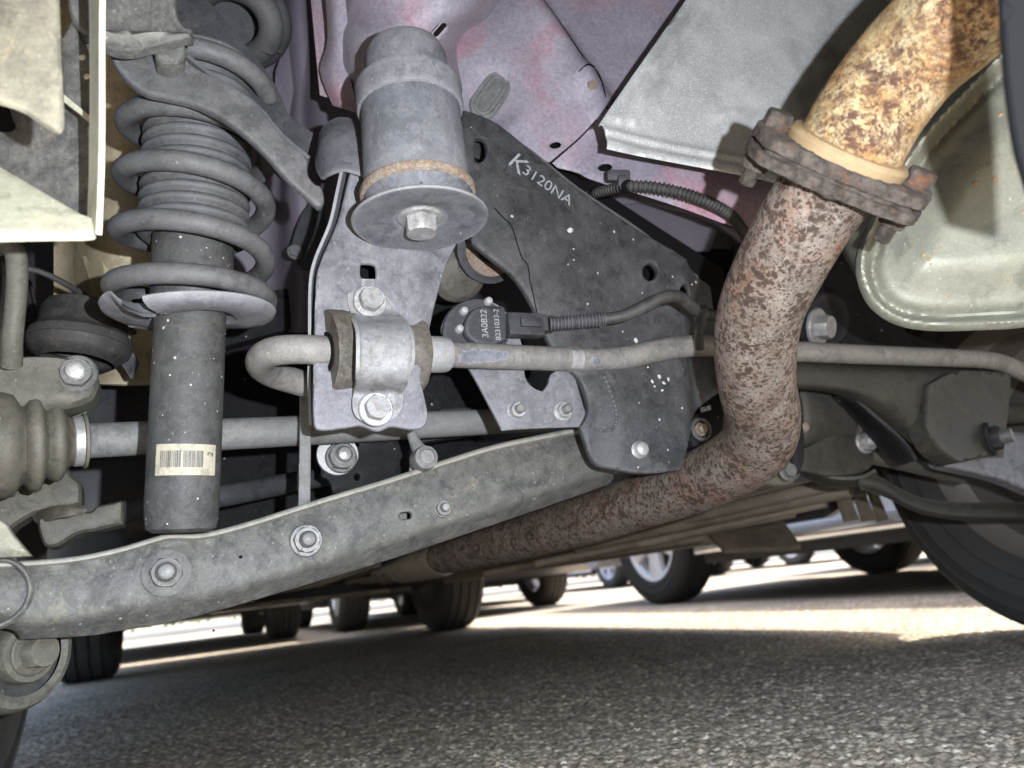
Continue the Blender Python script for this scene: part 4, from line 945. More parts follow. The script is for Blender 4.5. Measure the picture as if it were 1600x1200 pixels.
# ================================================================== UPPER ARM (over the spring)
ua = PF(330, 170, .548)
T = Thing('upper_arm', 'curved grey upper control arm sweeping over the coil spring', 'control arm', ua.hit(500, 310))
sheet('front_web', [(168, 72, 1), (178, 95), (196, 118), (225, 138), (258, 147), (300, 160), (340, 182), (375, 208), (410, 240), (450, 282), (500, 322, 1), (508, 312), (504, 290), (492, 284), (482, 270), (482, 246, 1), (440, 212), (410, 176), (385, 153), (340, 125), (305, 103), (290, 86), (288, 66, 1)], ua, 'spring_grey', T, sp=.006, er=.0022, th=.006, disp=lambda u, v: .004 * np.sin(u / 50))
ub = PF(360, 120, .625)
sheet('back_web', [(270, -40, 1), (325, 0), (352, 30), (385, 70), (410, 100), (430, 130), (442, 155), (455, 180), (490, 206, 1), (478, 250, 1), (440, 235, 1), (380, 190, 1), (300, 150, 1), (260, 60, 1)], ub, 'dark_arm', T, sp=.01, er=.002, th=.005)
jw = [(290, 84), (340, 123), (385, 151), (410, 174), (440, 210), (482, 245)]
grid('joining_web', [[ua.hit(*p) + FW * .003 for p in jw], [ua.hit(*p) + FW * .055 for p in jw]], 'dark_arm', T, th=.003)
kb = PF(220, 30, .515)
T2 = Thing('knuckle_boss', 'cast grey knuckle boss seated on top of the upper arm', 'knuckle', kb.hit(225, 75))
sheet('boss', [(100, -60, 1), (272, -60, 1), (276, 0), (279, 25), (290, 40), (301, 44), (301, 60), (290, 68), (250, 73), (200, 77), (165, 72), (140, 55), (110, 20)], kb, 'arm_grey', T2, sp=.005, er=.004, th=.012, disp=lambda u, v: -.014 * smst(sd_line(u, v, (140, 35), (290, 62)), 6, -10) * smst(sd_line(u, v, (140, 35), (290, 62)), 60, 25) * 0 + .010 * np.exp(-((v - 66 + (u - 220) * -.03) / 9) ** 2))
sheet('lug', [(240, 66, 1), (290, 62, 1), (288, 88), (270, 96), (245, 90)], PF(260, 80, .532), 'arm_grey', T2, sp=.006, er=.003, th=.02)
# upper coil of the other spring mount: rubber ring behind
T = Thing('spring_isolator', 'dark rubber isolator ring behind the upper arm', 'isolator', W(390, 80, .85))
def ringp(u, v, d, ra, rb_, r, n=40, rot=0, ax=None):
    return [W(u + ra * math.cos(a) * math.cos(rot) - rb_ * math.sin(a) * math.sin(rot), v + ra * math.cos(a) * math.sin(rot) + rb_ * math.sin(a) * math.cos(rot), d + .03 * math.sin(a)) for a in np.linspace(0, 2 * math.pi, n)]
V, F = tube_geo(np.array(ringp(365, 35, .80, 62, 52, .012, rot=.6)), .0125, 18, cap=False); link_mesh('ring', V, F, 'boot_rubber', T, 60)
V, F = tube_geo(np.array(ringp(368, 30, .86, 78, 64, .012, rot=.6)), .010, 16, cap=False); link_mesh('seat_ring', V, F, 'dark_arm', T, 60)
lathe('cup', [(0, 0), (.03, 0), (.04, -.01), (.042, -.06)], W(350, 40, .82), nrm(-FW - .7 * UP), 'dark_arm', T, 40)

# ================================================================== LOWER ARM
la_ = PF(280, 900, .585, (.15, 0))
T = Thing('lower_arm', 'long dusty grey lower control arm crossing the picture', 'control arm', la_.hit(300, 990))
topE = [(-60, 884), (0, 880), (60, 877), (120, 871), (180, 859), (225, 846), (262, 836), (300, 836), (335, 831), (400, 813), (500, 781), (600, 751), (700, 718), (770, 697), (840, 682), (908, 668)]
botE = [(-60, 985), (0, 984), (40, 1000), (120, 994), (180, 987), (230, 979), (280, 970), (330, 957), (380, 944), (440, 926), (520, 902), (610, 875), (700, 845), (780, 818), (870, 787), (968, 752)]
out = [(*topE[0], 1)] + topE[1:-1] + [(*topE[-1], 1), (922, 705), (936, 728), (966, 744, 1), (968, 752, 1)] + botE[::-1][1:-4] + [(150, 992), (80, 997), (32, 999, 1), (24, 988), (10, 982), (-10, 984), (-60, 990, 1)]
tY = np.array(topE, float); bY = np.array(botE, float)
def ldisp(u, v):
    yt = np.interp(u, tY[:, 0], tY[:, 1]); yb = np.interp(u, bY[:, 0], bY[:, 1]); s = np.clip((v - yt) / (yb - yt), 0, 1)
    h = .0045 * smst(s, .11, .05)                                   # flared lip along the top edge
    h = h + .010 * np.sin(math.pi * np.clip((s - .1) / .9, 0, 1)) ** .8 - .016 * smst(s, .72, 1.0)   # belly that rolls under
    h = h + .004 * np.exp(-(np.hypot(u - 262, v - 895) / 36) ** 6) + .0015 * np.exp(-(np.hypot(u - 475, v - 845) / 30) ** 6)
    return h - .006 * np.exp(-(((u - 205) / 60) ** 2)) * s + .0035 * np.exp(-(((u - 110) / 50) ** 2))
sheet('front_wall', out, la_, 'arm_grey', T, sp=.0048, er=.0014, th=.004, disp=ldisp, n=5, holes=[capsule(627, 808, 4.5, 5.5, -.12, 6)])
# bottom and rear wall of the channel
lb2 = PF(280, 900, .655, (.15, 0))
gridp('channel_floor', [[(u, v - 14, float(pix(la_.hit(u, v))[2]) + .012) for u, v in botE[1:]], [(u + 6, v - 9, float(pix(lb2.hit(u, v))[2])) for u, v in botE[1:]]], 'arm_grey', T, th=.003)
gridp('rear_wall', [[(u + 4, v + 14, float(pix(lb2.hit(u, v))[2])) for u, v in topE[3:]], [(u + 6, v - 9, float(pix(lb2.hit(u, v))[2]) + .001) for u, v in botE[3:]]], 'dark_arm', T, th=.003)
def onarm(u, v): return la_.hit(u, v) + la_.n * float(ldisp(np.array([u * 1.]), np.array([v * 1.]))[0])
lipT = [p for p in topE if p[0] > -50]; l2 = lambda p, dv, h: la_.hit(p[0], p[1] + dv) + la_.n * h
grid('top_lip', [[l2(p, -1, .006) for p in lipT], [l2(p, 2, .0095) for p in lipT], [l2(p, 7, .0095) for p in lipT], [l2(p, 9.5, .004) for p in lipT]], 'lip_pale', T, th=.002, n=3, m=2)
nut(onarm(257, 897), -FW, .0118, .008, 'arm_grey', T, wr=.0172, sr=.0072, sl=.005, dome=True, smat='dull_nut')
nut(onarm(472, 847), -FW, .0112, .0065, 'dull_nut', T, wr=.0135, wh=.0025, sr=.0068, sl=.005, dome=True, wmat='dull_nut')
nut(onarm(684, 797), -FW, .0075, .005, 'dull_nut', T, wr=.0085, sr=.0042, sl=.0055)
lathe('pressed_ring', [(.020, -.002), (.0215, .0012), (.023, .0014), (.0245, -.002)], onarm(-12, 928), -FW, 'arm_grey', T, 40)
for (u, v, r) in ((372, 872, .0016), (402, 938, .0017), (340, 985, .001), (560, 930, .001)):
    lathe('pit', [(r, .0), (r * .7, .0005), (0, .0005)], onarm(u, v), -FW, 'gauge_black', T, 8)
rc = random.Random(21)
for k in range(46):
    u = rc.uniform(20, 860); yt = float(np.interp(u, tY[:, 0], tY[:, 1])); yb = float(np.interp(u, bY[:, 0], bY[:, 1])); v = yt + (yb - yt) * rc.uniform(.2, .9); r_ = rc.uniform(.0004, .0011)
    lathe('mud_clod', [(r_ * 1.2, -.0002), (r_, r_ * .4), (r_ * .4, r_ * .7), (0, r_ * .75)], onarm(u, v), -FW, 'arm_grey', T, 7)
boxo('slot_pin', la_.hit(630, 807) - la_.n * .002, AX, UP, FW, (.0075, .006, .006), 'arm_grey', T, .001)
# triangular gusset on the near end
gs_ = PF(20, 850, .50)
sheet('gusset', [(-60, 800, 1), (0, 812), (20, 835), (48, 868, 1), (-60, 874, 1)], gs_, 'taupe_warm_tint', T, sp=.008, er=.002, th=.01)

# bushing eye under the arm's outer end
bo_ = W(26, 1022, .57); ba_ = nrm(-FW * .70 + AX * .70)
T = Thing('bushing_eye', 'dusty bushing eye with big hex bolt below the long arm', 'bushing', bo_ - UP * .045)
lathe('eye_housing', [(.030, .008), (.034, .0105), (.038, .009), (.0405, .004), (.0415, -.004), (.0415, -.07)], bo_, ba_, 'olive_cast', T, 64)
lathe('rubber_ring', [(.012, .004), (.022, .003), (.031, .0045), (.031, -.01)], bo_, ba_, 'rubber', T, 48)
lathe('inner_flange', [(0, .016), (.0205, .0155), (.0215, .013), (.0215, .004)], bo_, ba_, 'olive_cast', T, 40)
nut(bo_ + ba_ * .0155, ba_, .0125, .013, 'olive_cast', T, wr=.0165, wh=.003, name='bolt_head')

# ================================================================== DRIVE SHAFT, KNUCKLE SIDE
d0, d1 = W(-40, 697, .585), W(490, 672, .75); da = nrm(d1 - d0)
T = Thing('drive_shaft', 'grey drive shaft with tan ribbed boot passing behind the shock', 'drive shaft', W(200, 720, .68))
def dz(u):                                     # distance along the shaft that shows at column u
    lo_, hi_ = -.05, 1.2
    for _ in range(40):
        m_ = (lo_ + hi_) / 2
        if pix(d0 + da * m_)[0] < u: lo_ = m_
        else: hi_ = m_
    return m_
lathe('shaft', [(.0145, dz(110)), (.0145, dz(490)), (.0145, dz(860)), (0, dz(860))], d0, da, 'shaft_grey', T, 40)
kx = [(-60, .042), (-20, .0425), (5, .042), (20, .0405), (30, .033), (35, .032), (43, .0375), (54, .039), (61, .0375), (67, .030), (71, .028), (78, .0305), (87, .032), (95, .030), (101, .025), (107, .0205), (113, .0195), (116, .0195)]
lathe('boot', [(r, dz(u)) for u, r in kx], d0, da, 'boot_tan', T, 64, smooth=60)
lathe('band_clamp', [(.0195, dz(113)), (.0205, dz(114)), (.0205, dz(128)), (.0195, dz(129))], d0, da, 'zinc', T, 40)
lathe('boot_lip', [(.019, dz(128)), (.0225, dz(129.5)), (.0225, dz(134)), (.018, dz(136)), (.0145, dz(138))], d0, da, 'boot_tan', T, 40)
T = Thing('knuckle', 'dusty olive cast knuckle with bolt at the outer edge of the arms', 'knuckle', W(40, 640, .60))
kn = PF(70, 600, .60)
sheet('toe_arm', [(-60, 560, 1), (0, 560), (40, 556), (80, 556), (115, 560), (140, 568), (152, 588), (150, 606), (140, 622), (110, 632), (60, 640), (0, 645), (-60, 648, 1)], kn, 'olive_cast', T, sp=.005, er=.008, th=.03, disp=lambda u, v: -.004 * np.exp(-(np.hypot(u - 122, v - 590) / 30) ** 6) + .006 * smst(v, 575, 560) - .004 * smst(v, 615, 640))
nut(kn.hit(119, 582) - kn.n * .004, -FW, .0125, .006, 'dull_nut', T, wr=.0155, wh=.002, sr=.007, sl=.004, smat='zinc')
sheet('lower_casting', [(-60, 640, 1), (60, 628, 1), (90, 700), (110, 740), (125, 755), (126, 788, 1), (60, 800), (30, 815), (10, 830, 1), (-60, 830, 1)], PF(70, 720, .68), 'olive_cast', T, sp=.008, er=.006, th=.03)
sheet('pale_web', [(85, 628, 1), (140, 622, 1), (130, 668, 1), (100, 680, 1)], PF(110, 650, .70), 'boot_tan', T, sp=.01, er=.002, th=.006)
T = Thing('bump_cap', 'round black rubber cap on a mount beside the tyre', 'rubber mount', W(120, 555, .70))
cb = W(122, 560, .70); cu_ = nrm(UP + .12 * AX)
lathe('cap', [(.040, .010), (.044, .014), (.043, .020), (.039, .024), (.037, .028), (.0365, .043), (.034, .049), (.02, .0525), (0, .053)], cb, cu_, 'rubber', T, 56)
lathe('skirt', [(.030, -.004), (.036, .0), (.041, .004), (.0435, .0115), (.042, .016)], cb, cu_, 'rubber', T, 56)
gridp('support_tongue', [[(165, 528, .70), (190, 540, .71), (208, 552, .72), (214, 568, .72)], [(163, 545, .70), (180, 560, .71), (194, 575, .72), (204, 562 + 30, .72)]], 'dark_arm', T, th=.004)
T = Thing('brake_hose', 'braided grey brake hose arching in front of the tyre', 'hose', W(20, 560, .57))
tube('hose', [(-50, 412, .58, .0072), (-15, 390, .575, .0072), (10, 383, .57, .0072), (24, 396, .57, .0072), (27, 430, .57, .0072), (24, 480, .57, .0070), (19, 530, .572, .0072), (18, 570, .58, .0075)], 'olive_cast', T, n=10, seg=20)
T = Thing('sensor_wire', 'thin dark wire curving past the tyre behind the shock', 'wire', W(90, 440, .72))
tube('wire', [(28, 418, .68, .0028), (60, 424, .69, .0028), (90, 437, .70, .0028), (125, 457, .72, .0028), (160, 482, .75, .0028), (210, 520, .80, .0028)], 'rubber', T, seg=12)
T = Thing('ball_joint', 'grease streaked lower ball joint and link behind the arm', 'ball joint', W(110, 850, .66))
sheet('housing', [(58, 820), (62, 808), (100, 800), (140, 798), (150, 790), (178, 784, 1), (192, 784), (192, 818, 1), (150, 828), (120, 834), (90, 852), (70, 853), (62, 838)], PF(120, 820, .66), 'olive_cast', T, sp=.006, er=.006, th=.03)
gridp('boot', [[(50, 806, .67), (75, 792, .655), (105, 788, .65), (132, 790, .66)], [(52, 812, .665), (78, 800, .648), (108, 796, .645), (136, 796, .655)], [(60, 820, .66), (80, 812, .645), (108, 806, .642), (132, 803, .655)]], 'boot_tan', T, th=.004)
tube('link', [(170, 806, .70, .010), (240, 790, .74, .0105), (345, 775, .78, .0115), (440, 757, .85, .0115), (520, 742, .92, .0115), (580, 730, .98, .0115)], 'dark_arm', T, seg=20)
# mud guard panel behind everything on this side
T = Thing('splash_guard', 'tan mud coated splash guard panel behind the coil spring', 'splash guard', W(140, 560, .98))
gridp('panel', [[(u, v, d - .015 * math.sin(v * .02)) for u, d in ((84, .86), (110, .85), (150, .80), (200, .79), (250, .82))] for v in (-60, 60, 160, 260, 360, 460, 560, 600)], 'liner_tan', T, th=.004)
gridp('rib', [[(128, 400, .81), (140, 440, .795), (150, 480, .79)], [(160, 405, .785), (165, 440, .775), (170, 480, .77)]], 'liner_tan', T, th=.004)
sheet('lower_leg', [(128, 640, 1), (185, 560, 1), (240, 560, 1), (230, 720, 1), (140, 720, 1)], PF(190, 640, .97), 'dark_arm', T, sp=.02, er=.002)

# near hanger, cream with warm light in its colour, out of focus
T = Thing('corner_hanger', 'blurred warm cream bracket frame close in the upper corner', 'bracket', W(80, 365, 0.4488))
nb = P3((20, 200, 0.4896), (140, 200, 0.4896), (80, 340, 0.4760))
sheet('back_web', [(-80, 90, 1), (150, 60, 1), (150, 355, 1), (-80, 355, 1)], Plane(nb.p - nb.n * .012, nb.n), 'arm_grey', T, sp=.012, er=.002, th=.003)
cw = lambda *p: [W(*q) for q in p]
grid('edge_wall', [cw((141, -40, 0.4488), (140, 60, 0.4488), (140, 170, 0.4488), (139, 260, 0.4488), (136, 352, 0.4488)), cw((156, -40, 0.4284), (155, 60, 0.4284), (155, 170, 0.4284), (154, 260, 0.4284), (150, 366, 0.4284))], 'cream_warm_tint', T, th=.003, n=6)
sheet('foot_plate', [(-80, 215, 1), (0, 257, 1), (70, 298), (128, 332, 1), (150, 338, 1), (150, 358), (140, 366), (60, 367), (-80, 370, 1)], P3((0, 320, 0.4216), (140, 350, 0.4352), (60, 300, 0.4420)), 'cream_warm_tint', T, sp=.006, er=.003, th=.004)
sheet('front_panel', [(-80, -60, 1), (88, -60, 1), (92, 60), (97, 175), (95, 198), (86, 203), (62, 190), (20, 165), (-80, 140, 1)], P3((0, 0, 0.3876), (90, 0, 0.3944), (50, 190, 0.3740)), 'taupe_warm_tint', T, sp=.006, er=.003, th=.003)
sheet('brace', [(94, 60, 1), (110, 30, 1), (132, 70), (141, 100, 1), (141, 188, 1), (120, 172), (98, 150, 1)], Plane(nb.p + nb.n * .004, nb.n), 'arm_grey', T, sp=.006, er=.002, th=.004)
sheet('brace_lip', [(98, 146, 1), (140, 180, 1), (141, 190, 1), (99, 158, 1)], Plane(nb.p + nb.n * .012, nb.n), 'cream_warm_tint', T, sp=.006, er=.001, th=.006)
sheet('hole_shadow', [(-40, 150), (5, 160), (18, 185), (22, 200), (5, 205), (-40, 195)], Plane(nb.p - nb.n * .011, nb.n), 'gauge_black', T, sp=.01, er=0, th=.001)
for u, v in ((136, 120), (129, 90)): lathe('rivet', [(.002, 0), (.0016, .001), (0, .0013)], Plane(nb.p + nb.n * .004, nb.n).hit(u, v), nb.n, 'cream_warm_tint', T, 10)

# ================================================================== BEHIND THE LOWER ARM
T = Thing('drop_link', 'narrow upright grey strip between shock and bracket', 'link', W(475, 790, .70))
sheet('strip', [(469, 610, 1), (487, 610, 1), (486, 700), (485, 800, 1), (466, 800, 1), (468, 700)], PF(476, 700, .70), 'shaft_grey', T, sp=.01, er=.001, th=.004)
T = Thing('end_link', 'small grey ball-ended link hanging under the clamp bracket', 'link', W(660, 735, .70))
tube('rod', [(640, 670, .72, .0042), (648, 690, .715, .0055), (657, 706, .71, .0075), (663, 716, .705, .008)], 'shaft_grey', T, seg=14)
lathe('ball_end', [(.0, .0085), (.006, .0085), (.007, .007), (.0105, .0055), (.0115, 0), (.0115, -.012), (0, -.012)], W(664, 716, .70), -FW, 'shaft_grey', T, 32)
sheet('tail_plate', [(642, 712, 1), (650, 702), (660, 712, 1), (655, 742, 1), (640, 742, 1)], PF(650, 720, .72), 'shaft_grey', T, sp=.01, er=.001)
T = Thing('link_bracket', 'dark perforated bracket with hex nut behind the long arm', 'bracket', W(560, 770, .80))
lk = PF(560, 730, .80)
sheet('plate', [(503, 690, 1), (610, 688, 1), (640, 690, 1), (640, 765, 1), (520, 770, 1), (514, 752), (502, 744, 1)], lk, 'dark_under', T, sp=.01, er=.002, th=.006, holes=[hole(557, 694, 4, 4), hole(558, 745, 4, 5)])
lathe('disc', [(.0, .003), (.021, .003), (.0215, .0)], lk.hit(527, 711), -FW, 'zinc', T, 40)
nut(lk.hit(532, 716) + lk.n * .003, -FW, .0145, .009, 'dull_nut', T, wr=.0165, wh=.003, sr=.0085, sl=.008, smat='zinc', dome=True)
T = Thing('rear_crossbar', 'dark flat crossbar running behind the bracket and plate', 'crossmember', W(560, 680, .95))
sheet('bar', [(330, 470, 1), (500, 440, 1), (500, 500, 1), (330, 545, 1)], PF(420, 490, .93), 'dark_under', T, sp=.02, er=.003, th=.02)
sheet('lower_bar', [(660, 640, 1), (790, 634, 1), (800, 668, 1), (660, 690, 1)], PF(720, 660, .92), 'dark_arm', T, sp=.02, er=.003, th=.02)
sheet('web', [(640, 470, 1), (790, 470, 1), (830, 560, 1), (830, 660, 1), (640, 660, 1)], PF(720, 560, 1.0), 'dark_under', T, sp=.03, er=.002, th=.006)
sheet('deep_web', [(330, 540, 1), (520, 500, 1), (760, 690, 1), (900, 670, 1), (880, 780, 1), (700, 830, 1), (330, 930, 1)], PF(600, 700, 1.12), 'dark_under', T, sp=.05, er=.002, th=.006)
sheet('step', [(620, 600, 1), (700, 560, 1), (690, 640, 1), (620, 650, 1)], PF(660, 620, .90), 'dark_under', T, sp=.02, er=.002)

# ================================================================== RIGHT SIDE: REAR AXLE, FAR ARM
T = Thing('far_subframe_arm', 'black cast subframe end with bolt under the stabilizer bar', 'subframe', W(1500, 740, .98))
def far(u, d=.86): return d + (u - 1200) * .00042
rows = [[(u, v, far(u) + o_) for u, v, o_ in r] for r in (
    [(1150, 545, .05), (1240, 552, .05), (1330, 560, .05), (1420, 566, .05), (1500, 572, .05), (1575, 578, .06)],
    [(1150, 560, .0), (1240, 568, .0), (1330, 576, .0), (1420, 582, .0), (1490, 585, .0), (1578, 588, .03)],
    [(1150, 590, -.01), (1240, 594, -.01), (1330, 604, -.012), (1410, 628, -.015), (1490, 640, -.03), (1574, 640, .01)],
    [(1150, 604, .0), (1240, 606, .0), (1320, 614, .0), (1400, 650, -.005), (1480, 690, -.03), (1570, 690, .0)],
    [(1150, 606, .03), (1240, 608, .03), (1315, 620, .03), (1390, 665, .02), (1455, 708, .0), (1568, 716, .0)])]
gridp('casting', rows, 'dark_olive', T, th=.006, n=6, m=6)
fa = PF(1520, 660, .95)
sheet('end_plate', [(1452, 600, 1), (1500, 578), (1582, 582, 1), (1578, 640), (1570, 700, 1), (1545, 712), (1500, 722, 1), (1470, 700), (1450, 660)], fa, 'dark_olive', T, sp=.008, er=.004, th=.03)
nut(fa.hit(1546, 686), nrm(-FW + .5 * AX), .016, .010, 'dark_under', T, wr=.021, wh=.003, sr=.009, sl=.012, smat='dull_nut')
gridp('leg', [[(1330, 620, .93), (1370, 655, .94), (1410, 690, .95), (1430, 720, .96)], [(1300, 620, .99), (1340, 660, 1.0), (1375, 705, 1.01), (1400, 730, 1.02)]], 'dark_under', T, th=.004)
T = Thing('far_lower_arm', 'pale dusty lower arm reaching to the big dark tyre', 'control arm', W(1560, 750, 1.05))
fl = PF(1560, 715, 1.04)
sheet('arm', [(1470, 718, 1), (1505, 712), (1530, 706), (1568, 690), (1580, 672, 1), (1700, 690, 1), (1700, 790, 1), (1640, 778), (1570, 750), (1520, 738), (1478, 728)], fl, 'bracket_grey', T, sp=.01, er=.004, th=.02)
T = Thing('far_trailing_arm', 'curved dark arm sweeping over the big tyre', 'control arm', W(1480, 800, 1.1))
gridp('arm', [[(1345, 742, 1.0), (1375, 745, 1.0), (1410, 765, 1.02), (1450, 780, 1.05), (1520, 785, 1.1), (1660, 784, 1.18)], [(1342, 752, .985), (1378, 760, .985), (1412, 782, 1.0), (1455, 798, 1.03), (1520, 806, 1.08), (1660, 806, 1.16)], [(1345, 765, .995), (1385, 778, 1.0), (1420, 796, 1.02), (1460, 808, 1.05), (1520, 814, 1.1), (1660, 814, 1.18)]], 'dark_olive', T, th=.008)
tube('rod', [(1345, 710, 1.1, .011), (1420, 726, 1.15, .011), (1500, 746, 1.2, .011)], 'olive_cast', T, seg=16)
T = Thing('far_drive_shaft', 'dark joint drum and shaft of the far half axle', 'drive shaft', W(1290, 680, 1.05))
lathe('joint_drum', [(0, -.06), (.056, -.06), (.060, -.05), (.060, .03), (.064, .034), (.064, .044), (.058, .048), (.054, .07), (.050, .075), (.054, .09), (.046, .095), (.05, .108), (.04, .112), (.03, .13), (.016, .135), (.016, .5), (0, .5)], W(1262, 648, 1.06), nrm(AX - .02 * UP), 'dark_olive', T, 56)
nut(W(1255, 668, .985), -FW, .006, .004, 'rust_ring', T, wr=.007, name='cover_bolt')
T = Thing('differential', 'dark differential housing with bolts behind the bent pipe', 'differential', W(1180, 740, 1.0))
dfp = PF(1200, 680, 1.0)
sheet('housing', [(1085, 680), (1090, 640), (1110, 610, 1), (1180, 600, 1), (1252, 600, 1), (1258, 700), (1252, 745, 1), (1225, 760), (1150, 745), (1100, 720)], dfp, 'olive_cast', T, sp=.012, er=.006, th=.12)
sheet('cover_rim', [(1236, 605, 1), (1252, 608), (1256, 640), (1258, 715), (1250, 740, 1), (1238, 742, 1), (1240, 680)], PF(1247, 670, .975), 'dark_under', T, sp=.01, er=.003, th=.02)
sheet('bolt_lug', [(1080, 690), (1082, 660), (1096, 635), (1118, 610), (1132, 625), (1130, 680), (1112, 700), (1092, 702)], PF(1100, 670, .96), 'dark_under', T, sp=.008, er=.004, th=.02)
lathe('lug_ring', [(.0105, .0), (.0115, .003), (.0135, .0035), (.015, .001)], PF(1100, 670, .955).hit(1095, 671), -FW, 'dull_nut', T, 24)
nut(PF(1100, 670, .958).hit(1095, 671), -FW, .0065, .006, 'rust_ring', T, wr=.0085, name='housing_bolt')
nut(W(1230, 736, .955), -FW, .009, .007, 'dull_nut', T, wr=.013, name='housing_bolt')
tag_ = sheet('paper_tag', [(1092, 625, 1), (1107, 612, 1), (1111, 640, 1), (1096, 644, 1)], PF(1100, 640, .952), 'paint_white', T, sp=.01, er=0, th=.0006)
lettering('tag_text', 'XD', PF(1100, 630, .951), (1103, 641), (1101, 622), .011, 'ink', tag_, off=.0006)
sheet('strap', [(1140, 605, 1), (1152, 600, 1), (1160, 690, 1), (1148, 700, 1)], PF(1150, 650, .93), 'olive_cast', T, sp=.01, er=.002, th=.004)
T = Thing('far_rubber_mount', 'dark subframe wall with shiny hex bolt beside the muffler', 'mount', W(1290, 540, 1.0))
sheet('wall', [(1150, 380, 1), (1345, 380, 1), (1420, 520, 1), (1480, 540, 1), (1480, 590, 1), (1150, 590, 1)], PF(1290, 480, 1.04), 'dark_under', T, sp=.03, er=.003, th=.01)
lathe('cup', [(0, .012), (.034, .012), (.04, .004), (.046, 0)], PF(1290, 480, 1.03).hit(1286, 500), nrm(-FW - .3 * UP), 'dark_under', T, 40)
nut(PF(1290, 480, 1.012).hit(1276, 512), nrm(-FW + .35 * AX - .3 * UP), .0165, .016, 'zinc', T, wr=.026, wh=.004, name='bolt_head')
T = Thing('support_plate', 'dark round bracket plate with pale nut under the drum', 'bracket', W(1320, 730, 1.05))
sheet('plate', [(1245, 706, 1), (1300, 680), (1345, 676), (1362, 690), (1365, 722), (1350, 738), (1300, 744), (1250, 735, 1)], PF(1310, 710, 1.0), 'dark_olive', T, sp=.012, er=.003, th=.006)
nut(PF(1310, 710, 1.0).hit(1350, 692), -FW, .013, .010, 'zinc', T, wr=.015, wh=.003, sr=.007, sl=.004)
gridp('tray_rim', [[(1250, 730, 1.0), (1300, 748, .99), (1345, 748, .99), (1370, 736, 1.0)], [(1250, 745, 1.03), (1300, 762, 1.02), (1348, 758, 1.02), (1372, 742, 1.03)]], 'dark_olive', T, th=.004)
# flap close to the lens at the picture's edge
T = Thing('rubber_flap', 'black out of focus rubber flap hanging close at the frame edge', 'flap', W(1600, 300, .15))
sheet('flap', [(1566, -80, 1), (1572, 60), (1580, 150), (1592, 230), (1612, 300, 1), (1690, 320, 1), (1690, -80, 1)], P3((1590, 0, .29), (1700, 0, .285), (1600, 250, .295)), 'flap_black', T, sp=.006, er=.002, th=.006)

# ================================================================== UNDERFLOOR FURTHER FORWARD
T = Thing('under_tray', 'long brown streaked underfloor panels low over the ground', 'underfloor', car(.6, 2.6, .24))
def floorbox(name, a0, a1, f0, f1, z0, z1, mat, bev=.006):
    return boxo(name, car((a0 + a1) / 2, (f0 + f1) / 2, (z0 + z1) / 2), AX, FW, UP, (abs(a1 - a0), f1 - f0, z1 - z0), mat, T, bev)
floorbox('tray_panel', .62, 1.30, 1.9, 3.35, .285, .300, 'under_brown')
floorbox('tray_panel', -.2, .30, 2.0, 3.45, .275, .292, 'dark_under')
floorbox('tunnel', .30, .62, 2.0, 3.5, .32, .335, 'dark_under')
for a, z, r_ in ((.66, .270, .010), (.72, .262, .008), (.80, .268, .012), (1.0, .272, .009), (.34, .26, .01)):
    V, F = tube_geo(np.array([car(a, 1.5, z), car(a + .01, 2.2, z - .008), car(a - .01, 2.9, z), car(a, 3.5, z + .01)]), r_, 12); link_mesh('brake_line', V, F, 'far_metal', T, 60)
floorbox('side_rail', 1.06, 1.16, 1.45, 3.4, .225, .29, 'under_brown', .012)
floorbox('side_rail', -.12, -.02, 1.45, 3.4, .235, .29, 'under_brown', .012)
floorbox('front_crossmember', -.1, 1.2, 3.55, 3.75, .235, .30, 'dark_under', .015)
floorbox('front_crossmember', .1, 1.0, 4.15, 4.3, .22, .27, 'far_metal', .015)
V, F = tube_geo(np.array([car(-.25, 3.8, .26), car(.2, 3.86, .235), car(.7, 3.86, .235), car(1.15, 3.82, .26)]), .016, 12); link_mesh('front_bar', V, F, 'far_metal', T, 60)
for a in (0.05, .3, .55, .85): floorbox('bracket', a, a + .07, 3.8, 3.95, .215, .25, 'far_metal', .008)
floorbox('engine_tray', -.1, 1.15, 3.95, 4.6, .25, .262, 'under_brown', .004)
T = Thing('hanging_panel', 'flat dark brown panel hanging below the floor rails', 'panel', W(1170, 860, 2.0))
pn = P3((1090, 812, 1.75), (1215, 800, 1.75), (1190, 858, 1.62))
sheet('panel', [(1085, 808, 1), (1215, 800, 1), (1250, 848, 1), (1240, 854), (1132, 859, 1)], pn, 'under_brown', T, sp=.03, er=.002, th=.01)
T = Thing('floor_rails', 'brown rails and fins under the floor behind the bent pipe', 'underfloor', W(1200, 790, 1.4))
for i, (a_, b_, r_) in enumerate((((820, 870, 1.75), (1320, 752, 1.25), .012), ((840, 880, 1.8), (1240, 800, 1.4), .010), ((900, 852, 1.6), (1330, 762, 1.3), .016), ((1000, 850, 1.6), (1290, 785, 1.35), .009), ((760, 895, 2.0), (1100, 838, 1.6), .012))):
    P_ = np.array([W(*a_) * (1 - t_) + W(*b_) * t_ for t_ in np.linspace(0, 1, 6)]); V, F = tube_geo(P_, r_, 14); link_mesh('rail', V, F, ('under_brown', 'far_metal')[i % 2], T, 60)
for i, (u0, u1) in enumerate(((1322, 1340), (1350, 1366), (1374, 1386))):
    sheet('fin', [(u0 - 14, 765, 1), (u1 - 14, 768, 1), (u1 + 4, 812, 1), (u0 + 2, 815, 1)], PF(1340, 790, 1.45), 'far_metal', T, sp=.03, er=.001, th=.01)
